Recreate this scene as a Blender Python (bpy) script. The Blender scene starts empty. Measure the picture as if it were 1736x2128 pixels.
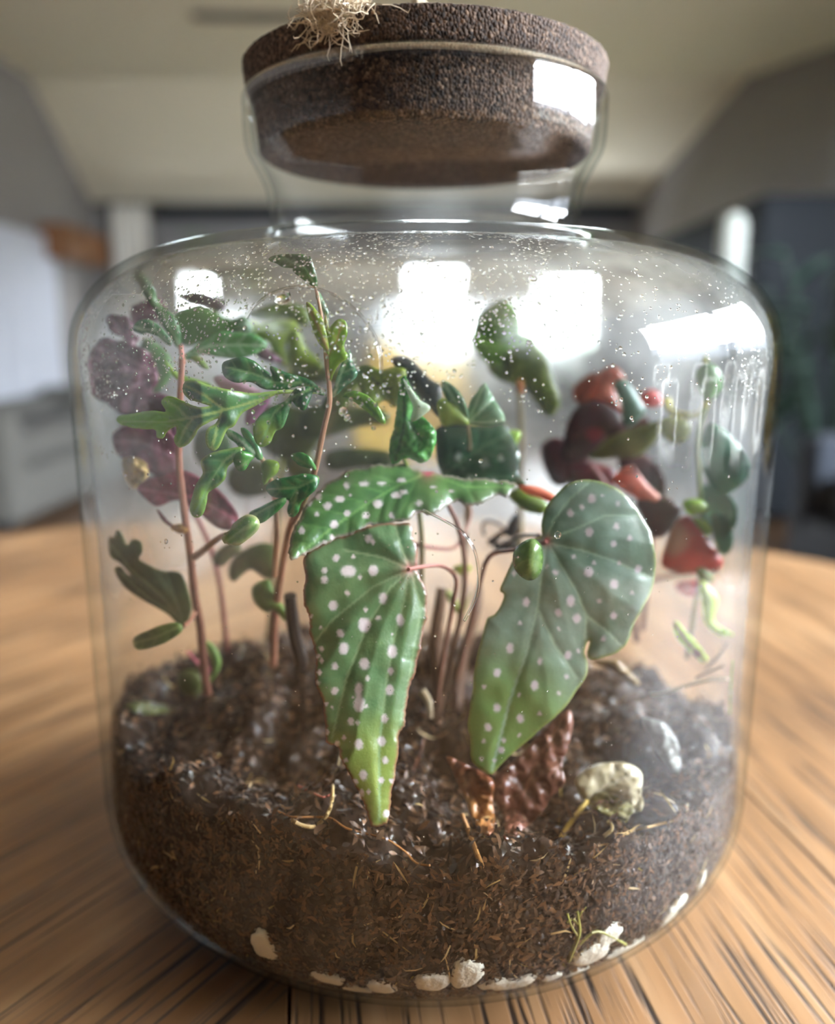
import bpy, math, random
import numpy as np
from mathutils import Vector, Matrix, noise
from mathutils.geometry import delaunay_2d_cdt
random.seed(7); rng = np.random.default_rng(7)
S = bpy.context.scene
COL = S.collection
PI = math.pi

# ---------------------------------------------------------------- camera
CAM = np.array([0.0, -0.3036, 0.198]); FPX = 1700.0
cd = bpy.data.cameras.new('camera'); cam = bpy.data.objects.new('camera', cd); COL.objects.link(cam)
cam.location = CAM; cam.rotation_euler = (math.radians(90 - 12), 0, math.radians(0.47))
cd.sensor_fit = 'HORIZONTAL'; cd.sensor_width = 36; cd.lens = 36 * FPX / 1736
cd.clip_start = 0.01; cd.clip_end = 100
cd.dof.use_dof = True; cd.dof.focus_distance = 0.205; cd.dof.aperture_fstop = 6.4
S.camera = cam
RM = np.array(cam.rotation_euler.to_matrix())

# ---------------------------------------------------------------- sky, exposure
W = bpy.data.worlds.new('sky'); S.world = W; W.use_nodes = True
bg = W.node_tree.nodes['Background']; bg.inputs[0].default_value = (0.86, 0.93, 1.0, 1); bg.inputs[1].default_value = 17.0
S.view_settings.view_transform = 'Standard'; S.view_settings.look = 'None'
S.view_settings.gamma = 1; S.view_settings.use_curve_mapping = False
S.view_settings.exposure = 2.55
cy = S.cycles
cy.use_denoising = True; cy.max_bounces = 12; cy.transparent_max_bounces = 40; cy.diffuse_bounces = 5
cy.transmission_bounces = 8; cy.glossy_bounces = 4; cy.sample_clamp_indirect = 6.0; cy.caustics_refractive = True; cy.caustics_reflective = False

# window openings: (wall, lo, hi) used by walls, windows and the daylight portals
RWX = 2.7; BWY = 7.2; ZF = -0.75; ZC = 2.06
RW = (-1.1, 1.9, -0.3, 1.55)       # right window y0,y1,z0,z1


def portal(name, loc, rot, sx, sy):
    l = bpy.data.lights.new(name, 'AREA'); l.shape = 'RECTANGLE'; l.size = sx; l.size_y = sy; l.energy = 1
    l.cycles.is_portal = True
    o = bpy.data.objects.new(name, l); COL.objects.link(o); o.location = loc; o.rotation_euler = rot


portal('daylight_portal', (RWX + 0.12, (RW[0] + RW[1]) / 2, (RW[2] + RW[3]) / 2), (0, PI / 2, 0), RW[3] - RW[2], RW[1] - RW[0])


# ---------------------------------------------------------------- helpers
def lin(c):
    if isinstance(c, str):
        c = [int(c[i:i + 2], 16) / 255 for i in (0, 2, 4)]
    return tuple(((v / 12.92) if v <= 0.04045 else ((v + 0.055) / 1.055) ** 2.4) for v in c)


def ray(px, py):
    d = RM @ np.array([(px - 868) / FPX, (1064 - py) / FPX, -1.0])
    return d


def at(px, py, y):                    # point seen at (px,py), at depth y in the room
    d = ray(px, py); t = (y - CAM[1]) / d[1]
    return CAM + d * t


def atx(px, py, x):
    d = ray(px, py); return CAM + d * ((x - CAM[0]) / d[0])


def material(name):
    m = bpy.data.materials.new(name); m.use_nodes = True
    nt = m.node_tree; nt.nodes.clear()
    out = nt.nodes.new('ShaderNodeOutputMaterial')
    return m, nt, out


def N(nt, t, **k):
    n = nt.nodes.new(t)
    for a, b in k.items():
        if a.startswith('i_'):
            n.inputs[a[2:].replace('_', ' ')].default_value = b
        else:
            setattr(n, a, b)
    return n


def rgba(c):
    return (*lin(c), 1) if isinstance(c, str) else (*c[:3], 1)


def simple(name, c, rough=0.6, c2=None, scale=8, bump=0, metal=0, bscale=None, spec=0.5):
    m, nt, out = material(name)
    p = N(nt, 'ShaderNodeBsdfPrincipled'); nt.links.new(p.outputs[0], out.inputs[0])
    p.inputs['Roughness'].default_value = rough; p.inputs['Metallic'].default_value = metal
    p.inputs['Specular IOR Level'].default_value = spec
    tc = N(nt, 'ShaderNodeTexCoord')
    nz = N(nt, 'ShaderNodeTexNoise'); nz.inputs['Scale'].default_value = scale; nz.inputs['Detail'].default_value = 4
    nt.links.new(tc.outputs['Object'], nz.inputs['Vector'])
    mx = N(nt, 'ShaderNodeMixRGB'); mx.inputs[1].default_value = rgba(c); mx.inputs[2].default_value = rgba(c2 or c)
    nt.links.new(nz.outputs[0], mx.inputs[0]); nt.links.new(mx.outputs[0], p.inputs['Base Color'])
    if bump:
        nb = N(nt, 'ShaderNodeTexNoise'); nb.inputs['Scale'].default_value = bscale or scale * 4; nb.inputs['Detail'].default_value = 5
        nt.links.new(tc.outputs['Object'], nb.inputs['Vector'])
        b = N(nt, 'ShaderNodeBump'); b.inputs['Strength'].default_value = bump; b.inputs['Distance'].default_value = 0.002
        nt.links.new(nb.outputs[0], b.inputs['Height']); nt.links.new(b.outputs[0], p.inputs['Normal'])
    return m


def attr_mat(name, rough=0.4, trans=0.3, spec=0.5, bump=0, bscale=900, coat=0):
    m, nt, out = material(name)
    a = N(nt, 'ShaderNodeAttribute', attribute_name='Col')
    p = N(nt, 'ShaderNodeBsdfPrincipled'); p.inputs['Roughness'].default_value = rough; p.inputs['Specular IOR Level'].default_value = spec
    p.inputs['Coat Weight'].default_value = coat; p.inputs['Coat Roughness'].default_value = 0.15
    nt.links.new(a.outputs['Color'], p.inputs['Base Color'])
    if bump:
        tc = N(nt, 'ShaderNodeTexCoord'); nb = N(nt, 'ShaderNodeTexNoise'); nb.inputs['Scale'].default_value = bscale; nb.inputs['Detail'].default_value = 4
        nt.links.new(tc.outputs['Object'], nb.inputs['Vector'])
        b = N(nt, 'ShaderNodeBump'); b.inputs['Strength'].default_value = bump; b.inputs['Distance'].default_value = 0.0005
        nt.links.new(nb.outputs[0], b.inputs['Height']); nt.links.new(b.outputs[0], p.inputs['Normal'])
    if trans:
        t = N(nt, 'ShaderNodeBsdfTranslucent'); hs = N(nt, 'ShaderNodeHueSaturation'); hs.inputs['Value'].default_value = 1.5; hs.inputs['Saturation'].default_value = 1.1
        nt.links.new(a.outputs['Color'], hs.inputs['Color']); nt.links.new(hs.outputs[0], t.inputs[0])
        mx = N(nt, 'ShaderNodeMixShader'); mx.inputs[0].default_value = trans
        nt.links.new(p.outputs[0], mx.inputs[1]); nt.links.new(t.outputs[0], mx.inputs[2]); nt.links.new(mx.outputs[0], out.inputs[0])
    else:
        nt.links.new(p.outputs[0], out.inputs[0])
    return m


def mesh_obj(name, V, F, mat=None, parent=None, cols=None, smooth=True, loc=None):
    me = bpy.data.meshes.new(name)
    me.from_pydata([tuple(map(float, v)) for v in V], [], [tuple(map(int, f)) for f in F]); me.update()
    if cols is not None:
        ca = me.color_attributes.new('Col', 'FLOAT_COLOR', 'POINT')
        c4 = np.ones((len(V), 4), np.float32); c4[:, :3] = cols
        ca.data.foreach_set('color', c4.ravel())
    if smooth:
        me.polygons.foreach_set('use_smooth', np.ones(len(me.polygons), bool))
    if mat:
        me.materials.append(mat)
    o = bpy.data.objects.new(name, me); COL.objects.link(o)
    if loc is not None:
        o.location = loc
    if parent:
        o.parent = parent
    return o


def tag(o, label, cat, group=None, kind=None):
    o['label'] = label; o['category'] = cat
    if group: o['group'] = group
    if kind: o['kind'] = kind
    return o


def thing(name, label, cat, loc=(0, 0, 0), group=None, rz=0):
    o = bpy.data.objects.new(name, None); COL.objects.link(o); o.location = loc; o.rotation_euler = (0, 0, rz)
    o.empty_display_size = 0.02
    return tag(o, label, cat, group)


def struct(o):
    o['kind'] = 'structure'; return o


class MB:                               # collects shapes of ONE part
    def __init__(s): s.V = []; s.F = []; s.C = []

    def add(s, V, F, col=None):
        n = len(s.V); s.V += [tuple(v) for v in V]; s.F += [tuple(i + n for i in f) for f in F]
        s.C += [col or (1, 1, 1)] * len(V)

    def box(s, c, d, rz=0, bev=0.0):
        x, y, z = [v / 2 for v in d]; b = min(bev, x * .9, y * .9, z * .9)
        co, si = math.cos(rz), math.sin(rz)
        if b <= 0:
            P = [(i * x, j * y, k * z) for i in (-1, 1) for j in (-1, 1) for k in (-1, 1)]
            F = [(0, 1, 3, 2), (4, 6, 7, 5), (0, 4, 5, 1), (2, 3, 7, 6), (0, 2, 6, 4), (1, 5, 7, 3)]
        else:
            R = 16; P = []; F = []
            rings = [(-z, -b), (-z + b * .3, -b * .3), (-z + b, 0), (z - b, 0), (z - b * .3, -b * .3), (z, -b)]
            for zz, off in rings:
                for q in range(R):
                    a = q / R * 2 * PI; k = q // (R // 4)
                    cx = (x - b) * (1 if k in (0, 3) else -1); cyy = (y - b) * (1 if k in (0, 1) else -1)
                    P.append((cx + (b + off) * math.cos(a), cyy + (b + off) * math.sin(a), zz))
            for r in range(len(rings) - 1):
                for q in range(R):
                    a0 = r * R + q; a1 = r * R + (q + 1) % R; F.append((a0, a1, a1 + R, a0 + R))
            F.append(tuple(range(R))[::-1]); F.append(tuple(range((len(rings) - 1) * R, len(rings) * R)))
        s.add([(c[0] + p[0] * co - p[1] * si, c[1] + p[0] * si + p[1] * co, c[2] + p[2]) for p in P], F)

    def tube(s, pts, rad, n=8, col=None):
        pts = [Vector(p) for p in pts]
        if not hasattr(rad, '__len__'): rad = [rad] * len(pts)
        V = []; F = []; up = None
        for i, p in enumerate(pts):
            t = (pts[min(i + 1, len(pts) - 1)] - pts[max(i - 1, 0)]).normalized()
            if up is None:
                up = t.orthogonal().normalized()
            up = (up - t * up.dot(t)); up = up.normalized() if up.length > 1e-9 else t.orthogonal().normalized()
            b = t.cross(up)
            for k in range(n):
                a = 2 * PI * k / n
                V.append(p + (up * math.cos(a) + b * math.sin(a)) * rad[i])
        for i in range(len(pts) - 1):
            for k in range(n):
                F.append((i * n + k, i * n + (k + 1) % n, (i + 1) * n + (k + 1) % n, (i + 1) * n + k))
        F.append(tuple(range(n))[::-1]); F.append(tuple(range((len(pts) - 1) * n, len(pts) * n)))
        s.add(V, F, col)

    def lathe(s, prof, n=48, c=(0, 0, 0)):
        V = []; F = []
        for r, z in prof:
            for k in range(n):
                a = 2 * PI * k / n; V.append((c[0] + r * math.cos(a), c[1] + r * math.sin(a), c[2] + z))
        for i in range(len(prof) - 1):
            for k in range(n):
                F.append((i * n + k, i * n + (k + 1) % n, (i + 1) * n + (k + 1) % n, (i + 1) * n + k))
        s.add(V, F)

    def build(s, name, mat, parent=None, smooth=True, cols=False, loc=None):
        V = np.array([tuple(v) for v in s.V], float)
        if loc is not None: V = V - np.array(loc)
        o = mesh_obj(name, V, s.F, mat, parent, np.array(s.C) if cols else None, smooth, loc)
        if smooth:
            try: o.data.set_sharp_from_angle(angle=math.radians(40))
            except Exception: pass
        return o


def catmull(P, sub=5, closed=False):
    P = np.array(P, float); n = len(P); out = []
    rng_ = range(n) if closed else range(n - 1)
    for i in rng_:
        if closed: a, b, c, d = P[i - 1], P[i], P[(i + 1) % n], P[(i + 2) % n]
        else: a, b, c, d = P[max(i - 1, 0)], P[i], P[i + 1], P[min(i + 2, n - 1)]
        for k in range(sub):
            t = k / sub
            out.append(0.5 * ((2 * b) + (c - a) * t + (2 * a - 5 * b + 4 * c - d) * t * t + (3 * b - a - 3 * c + d) * t ** 3))
    if not closed: out.append(P[-1])
    return np.array(out)


# ---------------------------------------------------------------- jar profile (needed to keep things inside)
R0 = 0.1205; GT = 0.0046
prof_o = [(0.0, 0.0022), (0.035, 0.0018), (0.066, 0.0006), (0.0705, 0.0)]
for k in range(1, 13):
    a = k / 12 * PI / 2
    prof_o.append((R0 - 0.05 + 0.05 * math.sin(a), 0.042 - 0.042 * math.cos(a)))
prof_o += [(R0, 0.08), (R0, 0.12), (R0, 0.16), (R0, 0.182)]
sh = catmull([(R0, 0.182), (.1203, .1925), (.1187, .2015), (.1152, .2090), (.1090, .2160), (.1000, .2222), (.088, .2265), (.075, .2288),
              (.064, .2297), (.057, .2312), (.0542, .2345), (.0538, .2395), (.0551, .2478), (.0586, .2552), (.0608, .2595), (.0616, .2650), (.0617, .2752)], 4)
prof_o += [tuple(p) for p in sh[1:]]
PO = np.array(prof_o)
tg = np.gradient(PO, axis=0); nrm = np.stack([-tg[:, 1], tg[:, 0]], 1); nrm /= np.linalg.norm(nrm, axis=1)[:, None]
GTV = np.interp(PO[:, 1], [.0, .03, .07, .17, .195, .225, .236], [.0016, .0016, GT, GT, .003, .003, .0026]); PIN = PO + nrm * GTV[:, None]
PIN[0, 0] = 0; PIN[:, 0] = np.maximum(PIN[:, 0], 0)
iz = np.argsort(PIN[:, 1]); _z, _r = PIN[iz, 1], PIN[iz, 0]


def r_in(z):
    return float(np.interp(z, _z, _r, left=0.0, right=_r[-1]))


TS = np.linspace(0.12, 0.47, 700)


def fit_in(px, py, y, m=0.003):         # the seen point at depth y, kept within the jar
    d = ray(px, py); t = (y - CAM[1]) / d[1]; P = CAM + d * t
    if P[0] ** 2 + P[1] ** 2 <= max(r_in(P[2]) - m, 0.01) ** 2 and P[2] > 0: return P
    Q = CAM + TS[:, None] * d; ex = np.hypot(Q[:, 0], Q[:, 1]) - (np.interp(Q[:, 2], _z, _r, left=0, right=_r[-1]) - m)
    ok = np.nonzero((ex <= 0) & (Q[:, 2] > 0))[0]
    if len(ok):
        k = ok[np.argmin(abs(TS[ok] - t))]; return Q[k]
    k = int(np.argmin(ex)); P = Q[k]; f = (math.hypot(P[0], P[1]) - max(ex[k], 0)) / math.hypot(P[0], P[1])
    return P * np.array([f, f, 1])


def on_glass(px, py, far=False):        # where the line of sight meets the inner glass
    d = ray(px, py); ts = np.linspace(0.10, 0.5, 1600); Q = CAM + ts[:, None] * d
    ins = np.hypot(Q[:, 0], Q[:, 1]) < np.interp(Q[:, 2], _z, _r, left=0, right=0.05)
    i = np.nonzero(ins)[0]
    if len(i) == 0: return None
    return Q[i[-1] if far else i[0]]


# crops of the photo in which outlines were measured: name -> (x0, y0, scale)
CR = {'P': (0, 0, 1.0), 'A': (150, 500, 3.1564), 'B': (600, 500, 2.8933), 'C': (1100, 550, 2.5033), 'E': (580, 950, 2.0667),
      'F': (200, 1350, 2.48), 'G': (850, 1350, 2.17), 'H': (150, 1050, 3.1564), 'I': (580, 500, 5.319), 'J': (850, 1000, 4.96), 'K': (1150, 1150, 3.8578)}


def zsoil(x, y):
    z = .061 - .10 * (y + .11) + .009 * float(1 / (1 + math.exp((x + .03) / .012))) + .010 * noise.noise((x * 28, y * 28, 0)) + .008 * noise.noise((x * 70, y * 70, 5)) + .004 * noise.noise((x * 160, y * 160, 5))
    z += .012 * math.exp(-((x + .07) ** 2 + (y - .01) ** 2) / .0012) + .009 * math.exp(-((x + .03) ** 2 + (y + .09) ** 2) / .0003)
    z += .010 * math.exp(-((x - .005) ** 2 + (y + .02) ** 2) / .0012) + .008 * math.exp(-((x - .06) ** 2 + (y + .02) ** 2) / .0009)
    z -= .014 * math.exp(-((x + .035) ** 2 + (y + .055) ** 2) / .0006) + .012 * math.exp(-((x - .045) ** 2 + (y + .06) ** 2) / .0005)
    return z


def above_soil(P, gap=.003):             # slide a point towards the viewer until it lies on top of the soil
    d = P - CAM; n_ = np.linalg.norm(d); d = d / n_
    for _ in range(60):
        if P[2] > zsoil(P[0], P[1]) + gap or n_ < .19: break
        n_ -= .0015; Q = CAM + d * n_
        if math.hypot(Q[0], Q[1]) > r_in(Q[2]) - .002: break
        P = Q
    return P


def pix(crop, s):
    x0, y0, k = CR[crop]
    return np.array([[x0 + float(a.split(',')[0]) / k, y0 + float(a.split(',')[1]) / k] for a in s.split()])


def seg_dist(P, L):
    best = np.full(len(P), 1e9)
    for a, b in zip(L[:-1], L[1:]):
        ab = b - a; q = np.clip(((P - a) @ ab) / max(ab @ ab, 1e-9), 0, 1)
        best = np.minimum(best, np.linalg.norm(P - (a + q[:, None] * ab), axis=1))
    return best


def inside(P, poly):
    x, y = P[:, 0], P[:, 1]; c = np.zeros(len(P), bool); n = len(poly)
    for i in range(n):
        x1, y1 = poly[i]; x2, y2 = poly[i - 1]
        if y1 == y2: continue
        c ^= ((y1 > y) != (y2 > y)) & (x < (x2 - x1) * (y - y1) / (y2 - y1) + x1)
    return c


def nz(P, s, seed=0.0):
    return np.array([noise.noise((p[0] / s, p[1] / s, seed)) for p in P])


def sm(x, a, b):
    t = np.clip((x - a) / (b - a), 0, 1); return t * t * (3 - 2 * t)


def origin(o):
    v = np.zeros(3)
    while o: v = v + np.array(o.location); o = o.parent
    return v


M_LEAF = attr_mat('leaf_skin', 0.3, 0.35, 0.5, 0.25, 1500)
M_WAXY = attr_mat('waxy_leaf_skin', 0.27, 0.30, 0.6, 0.3, 1200, 0.3)
M_DRY = attr_mat('dead_leaf_skin', 0.35, 0.15, 0.5, 0.6, 700, 0.2)
M_STEM = attr_mat('stem_skin', 0.45, 0.0, 0.4, 0.3, 800)


def leaf(parent, crop, outline, y, tx=0, ty=0, c1='3f7a2c', c2='2c5c22', vein=None, ribs=(), spots=(), spotc='c9bdc0', bulge=0.0025,
         edge=0.002, step=7.0, serr=0.0, mat=None, name='leaf', edgec=None, tipc=None, smooth=True, side=True, crinkle=0.0, vw=2.2, quilt=0.0003, thick=0.0005,
         node=None, m=0.003):
    poly = pix(crop, outline)
    if smooth: poly = catmull(poly, 5, True)
    # resample
    d = np.linalg.norm(np.roll(poly, -1, 0) - poly, axis=1); L = d.sum(); n = max(int(L / step), 12)
    s = np.concatenate([[0], np.cumsum(d)]); pp = np.vstack([poly, poly[:1]])
    q = np.linspace(0, L, n, endpoint=False); poly = np.stack([np.interp(q, s, pp[:, 0]), np.interp(q, s, pp[:, 1])], 1)
    if serr:
        t = np.roll(poly, -1, 0) - np.roll(poly, 1, 0); t /= np.linalg.norm(t, axis=1)[:, None] + 1e-9
        poly = poly + np.stack([t[:, 1], -t[:, 0]], 1) * (rng.normal(0, serr, n) + serr * 1.3 * np.sin(q / 9))[:, None]
    lo, hi = poly.min(0), poly.max(0)
    gx, gy = np.meshgrid(np.arange(lo[0], hi[0], step), np.arange(lo[1], hi[1], step * .866)); gx[1::2] += step / 2
    G = np.stack([gx.ravel(), gy.ravel()], 1) + rng.normal(0, .06 * step, (gx.size, 2))
    G = G[inside(G, poly)]
    cl = np.vstack([poly, poly[:1]])
    if len(G): G = G[seg_dist(G, cl) > .55 * step]
    A = np.vstack([poly, G]) if len(G) else poly
    res = delaunay_2d_cdt([Vector(v) for v in A], [(i, (i + 1) % n) for i in range(n)], [list(range(n))], 1, 1e-6)
    V2 = np.array([tuple(v) for v in res[0]]); F = [f for f in res[2]]
    de = seg_dist(V2, cl)
    c = V2.mean(0)
    lines = [pix(crop, r) for r in ribs]
    dr = np.full(len(V2), 1e3); dv = np.full(len(V2), 1e3)
    for i, l in enumerate(lines):
        x = seg_dist(V2, l); dr = np.minimum(dr, x)
        if side and len(l) > 1:
            P = catmull(l, 6) if len(l) > 2 else np.linspace(l[0], l[-1], 8)
            for j in range(3, len(P) - 1, 3):
                t = P[j + 1] - P[j - 1]; t = t / (np.linalg.norm(t) + 1e-9); nn = np.array([-t[1], t[0]])
                reach = 0.45 * np.linalg.norm(l[-1] - l[0]) * (1 - .5 * j / len(P)) / (1 if len(lines) < 2 else 1.8)
                for sg in (-1, 1):
                    e1 = P[j] + (t * .55 + nn * sg * .6) * reach * .6; e2 = P[j] + (t * .95 + nn * sg * .95) * reach
                    dv = np.minimum(dv, seg_dist(V2, np.array([P[j], e1, e2])))
    dall = np.minimum(dr, dv * 1.3)
    W_ = max(20.0, 0.25 * (hi - lo).min())
    yy = y + tx * (V2[:, 0] - c[0]) / 100 + ty * (V2[:, 1] - c[1]) / 100
    if lines: yy = yy - bulge * (1 - np.exp(-(dr / W_) ** 2)) - quilt * (1 - np.exp(-(np.minimum(dall, 40) / 9) ** 2))
    yy = yy + edge * np.exp(-de / (0.5 * W_))
    sd = float(rng.uniform(0, 99))
    if crinkle: yy = yy + crinkle * nz(V2, 22, sd) + crinkle * .5 * nz(V2, 9, sd + 3)
    yy = yy + 0.0006 * nz(V2, 45, sd)
    V3 = np.array([above_soil(fit_in(a, b, t, m)) for (a, b), t in zip(V2, yy)])
    C1, C2 = np.array(lin(c1)), np.array(lin(c2))
    mixv = np.clip(.5 + .9 * nz(V2, 70, sd + 7) + .35 * nz(V2, 15, sd + 9), 0, 1)[:, None]
    Cc = C1 * (1 - mixv) + C2 * mixv
    if tipc is not None:
        (tcx, tcy, tr), tc = tipc[:3], tipc[3]
        x0, y0, k = CR[crop]; dd = np.hypot(V2[:, 0] - (x0 + tcx / k), V2[:, 1] - (y0 + tcy / k)) / (tr / k)
        w = (1 - sm(dd, .3, 1.0))[:, None]; Cc = Cc * (1 - w) + np.array(lin(tc)) * w
    if vein is not None and lines:
        w = (np.maximum((1 - sm(dr, .6 * vw, 1.8 * vw)) * .85, (1 - sm(dv, .4 * vw, 1.6 * vw)) * .35))[:, None]
        Cc = Cc * (1 - w) + np.array(lin(vein)) * w
    if edgec is not None:
        w = (1 - sm(de, 1.0, 7.0))[:, None] * .9; Cc = Cc * (1 - w) + np.array(lin(edgec)) * w
    for sp in spots:
        x0, y0, k = CR[crop]; sx = sp[2] / k; sy = (sp[3] if len(sp) > 3 else sp[2] * 1.15) / k
        dx = (V2[:, 0] - (x0 + sp[0] / k)) / sx; dy = (V2[:, 1] - (y0 + sp[1] / k)) / sy
        rr = np.hypot(dx, dy) * (1 + .12 * nz(V2, 6, sd + sp[0]))
        w = (1 - sm(rr, .75, 1.2))[:, None]; Cc = Cc * (1 - w) + np.array(lin(spotc)) * w
    if node is not None:
        x0, y0, k = CR[crop]; dd = np.hypot(V2[:, 0] - (x0 + node[0] / k), V2[:, 1] - (y0 + node[1] / k)) / (node[2] / k)
        star = np.exp(-dd * 1.7) * np.where(dr < 3.2, 1.3, .75); w = np.clip(star, 0, 1)[:, None]
        Cc = Cc * (1 - w) + np.array(lin(node[3])) * w
    o = mesh_obj(name, V3 - origin(parent), F, mat or M_LEAF, parent, Cc)
    sol = o.modifiers.new('thickness', 'SOLIDIFY'); sol.thickness = thick; sol.offset = 0
    return o


def stem(parent, crop, s, ys, w, c='8a6a55', c2=None, name='stem', m=0.004, sub=4, free=False):
    """tube through seen points; ys: depth at first/last (or per point); w: seen width in pixels at first/last"""
    P = pix(crop, s); n = len(P)
    ys = np.interp(np.linspace(0, 1, n), np.linspace(0, 1, len(ys)), ys)
    ws = np.interp(np.linspace(0, 1, n), np.linspace(0, 1, len(w)), w)
    Q = catmull(np.column_stack([P, ys, ws]), sub)
    pts = [fit_in(a, b, y_, m) for a, b, y_, _ in Q]
    if free: pts = [above_soil(p, .002) for p in pts]
    rad = [.5 * q[3] * np.linalg.norm(p - CAM) / FPX for p, q in zip(pts, Q)]
    mb = MB(); mb.tube([p - origin(parent) for p in pts], rad, 8)
    o = mb.build(name, M_STEM, parent)
    A, B = np.array(lin(c)), np.array(lin(c2 or c)); nv = len(mb.V)
    k = np.repeat(np.linspace(0, 1, len(pts)), 8)[:nv]
    k = np.clip(k + rng.normal(0, .12, nv), 0, 1)
    ca = o.data.color_attributes.new('Col', 'FLOAT_COLOR', 'POINT'); c4 = np.ones((nv, 4), np.float32)
    c4[:, :3] = A * (1 - k[:, None]) + B * k[:, None]; ca.data.foreach_set('color', c4.ravel())
    return o


# ================================================================ THE ROOM
M_CEIL = simple('ceiling_paint', 'e2dac4', 0.9, 'dcd4be', 2, 0.1, bscale=60)
M_GREY = simple('grey_wall_paint', '8e8a88', 0.9, '888482', 2, 0.1, bscale=60)
M_BACK = simple('back_wall_paint', '7c7a7a', 0.9, '777575', 2)
M_FLOOR = simple('floor_boards', '6a5340', 0.5, '5a4432', 6)
M_WHITE = simple('white_paint', 'e4e4e2', 0.5, 'dcdcda', 4)
M_CHAR = simple('charcoal_paint', '22262b', 0.8, '1d2126', 5, spec=.2)


def poly_prism(name, P, z0, z1, mat, parent=None):
    n = len(P); V = [(x, y, z0) for x, y in P] + [(x, y, z1) for x, y in P]
    F = [tuple(range(n))[::-1], tuple(range(n, 2 * n))] + [(i, (i + 1) % n, (i + 1) % n + n, i + n) for i in range(n)]
    return mesh_obj(name, V, F, mat, parent, smooth=False)


LX = -2.9; FY = -3.0
fl = MB(); fl.box(((LX + RWX) / 2, (FY + BWY) / 2, ZF - .05), (RWX - LX + .4, BWY - FY + .4, .1)); struct(fl.build('floor', M_FLOOR, smooth=False))
# ceiling: flat, then sloping down to the back wall
FOLD = 6.2; ZB = 1.31


def slab_yz(name, pts, x0, x1, th, mat):
    V = []
    for x in (x0, x1):
        for y, z in pts: V.append((x, y, z))
        for y, z in pts[::-1]: V.append((x, y, z + th))
    n = 2 * len(pts); F = [tuple(range(n)), tuple(range(n, 2 * n))[::-1]] + [(i, i + n, (i + 1) % n + n, (i + 1) % n) for i in range(n)]
    return mesh_obj(name, V, F, mat, None, smooth=False)


struct(slab_yz('ceiling', [(FY - .2, ZC), (FOLD, ZC), (BWY + .2, ZB - .1)], LX - .2, RWX + .2, .12, M_CEIL))


def wall_with_holes(name, axis, pos, th, a0, a1, z0, z1, holes, mat):
    """wall in plane axis=pos; holes (a0,a1,z0,z1) sorted"""
    mb = MB()

    def b(p, q, r, s_):
        if q - p < 1e-4 or s_ - r < 1e-4: return
        c = (pos + th / 2, (p + q) / 2, (r + s_) / 2) if axis == 'x' else ((p + q) / 2, pos + th / 2, (r + s_) / 2)
        d = (abs(th), q - p, s_ - r) if axis == 'x' else (q - p, abs(th), s_ - r)
        mb.box(c, d)
    cur = a0
    for h in holes:
        b(cur, h[0], z0, z1); b(h[0], h[1], z0, h[2]); b(h[0], h[1], h[3], z1); cur = h[1]
    b(cur, a1, z0, z1)
    return struct(mb.build(name, mat, smooth=False))


wall_with_holes('wall_left', 'x', LX, -.15, FY, BWY, ZF, ZC, [], M_GREY)
wall_with_holes('wall_right', 'x', RWX, .15, FY, 5.5, ZF, ZC, [RW], M_GREY)
poly = [(RWX, 5.5), (1.85, 7.2), (1.98, 7.3), (RWX + .15, 5.55)]
struct(poly_prism('wall_corner', poly, ZF, ZC, M_GREY))
wall_with_holes('wall_front', 'y', FY, -.15, LX, RWX, ZF, ZC, [], M_CHAR)  # unseen wall, given a dark colour to cut bounce light on the table
# back windows, seen through the jar
def bx(px): return float(at(px, 700, BWY)[0])
def bz(py): return float(at(868, py, BWY)[2])
BWIN = [(bx(370), bx(470), bz(655), bz(555)), (bx(832), bx(972), bz(695), bz(545)), (bx(1098), bx(1245), bz(735), bz(565))]
wall_with_holes('wall_back', 'y', BWY, .15, LX, 2.0, ZF, ZB + .1, BWIN, M_BACK)

M_PANE, nt, out = material('window_glass')
tr = N(nt, 'ShaderNodeBsdfTransparent'); gl = N(nt, 'ShaderNodeBsdfGlossy'); gl.inputs['Roughness'].default_value = 0.02
mx = N(nt, 'ShaderNodeMixShader'); mx.inputs[0].default_value = 0.05
nt.links.new(tr.outputs[0], mx.inputs[1]); nt.links.new(gl.outputs[0], mx.inputs[2]); nt.links.new(mx.outputs[0], out.inputs[0])


def window(name, axis, pos, w, bars, rails=()):
    a0, a1, z0, z1 = w
    def bxs(mb, p, q, r, s_, d=.07):
        c = (pos + .06, (p + q) / 2, (r + s_) / 2) if axis == 'x' else ((p + q) / 2, pos + .06, (r + s_) / 2)
        mb.box(c, (d, q - p, s_ - r) if axis == 'x' else (q - p, d, s_ - r))
    mb = MB(); f = .06
    bxs(mb, a0, a1, z0, z0 + f); bxs(mb, a0, a1, z1 - f, z1); bxs(mb, a0, a0 + f, z0, z1); bxs(mb, a1 - f, a1, z0, z1)
    root = struct(mb.build(name, M_WHITE if axis == 'y' else M_CHAR, smooth=False))
    for t in bars:
        mb = MB(); bxs(mb, t - .08, t + .08, z0 + f, z1 - f); mb.build('mullion', M_CHAR if axis == 'x' else M_WHITE, root, False)
    for t in rails:
        mb = MB(); bxs(mb, a0 + f, a1 - f, t - .03, t + .03, .05); mb.build('transom', M_CHAR if axis == 'x' else M_WHITE, root, False)
    ed = [a0 + f] + list(bars) + [a1 - f]
    for p, q in zip(ed[:-1], ed[1:]):
        mb = MB(); bxs(mb, p + .02, q - .02, z0 + f, z1 - f, .006); mb.build('pane', M_PANE, root, False)
    return root


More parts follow.
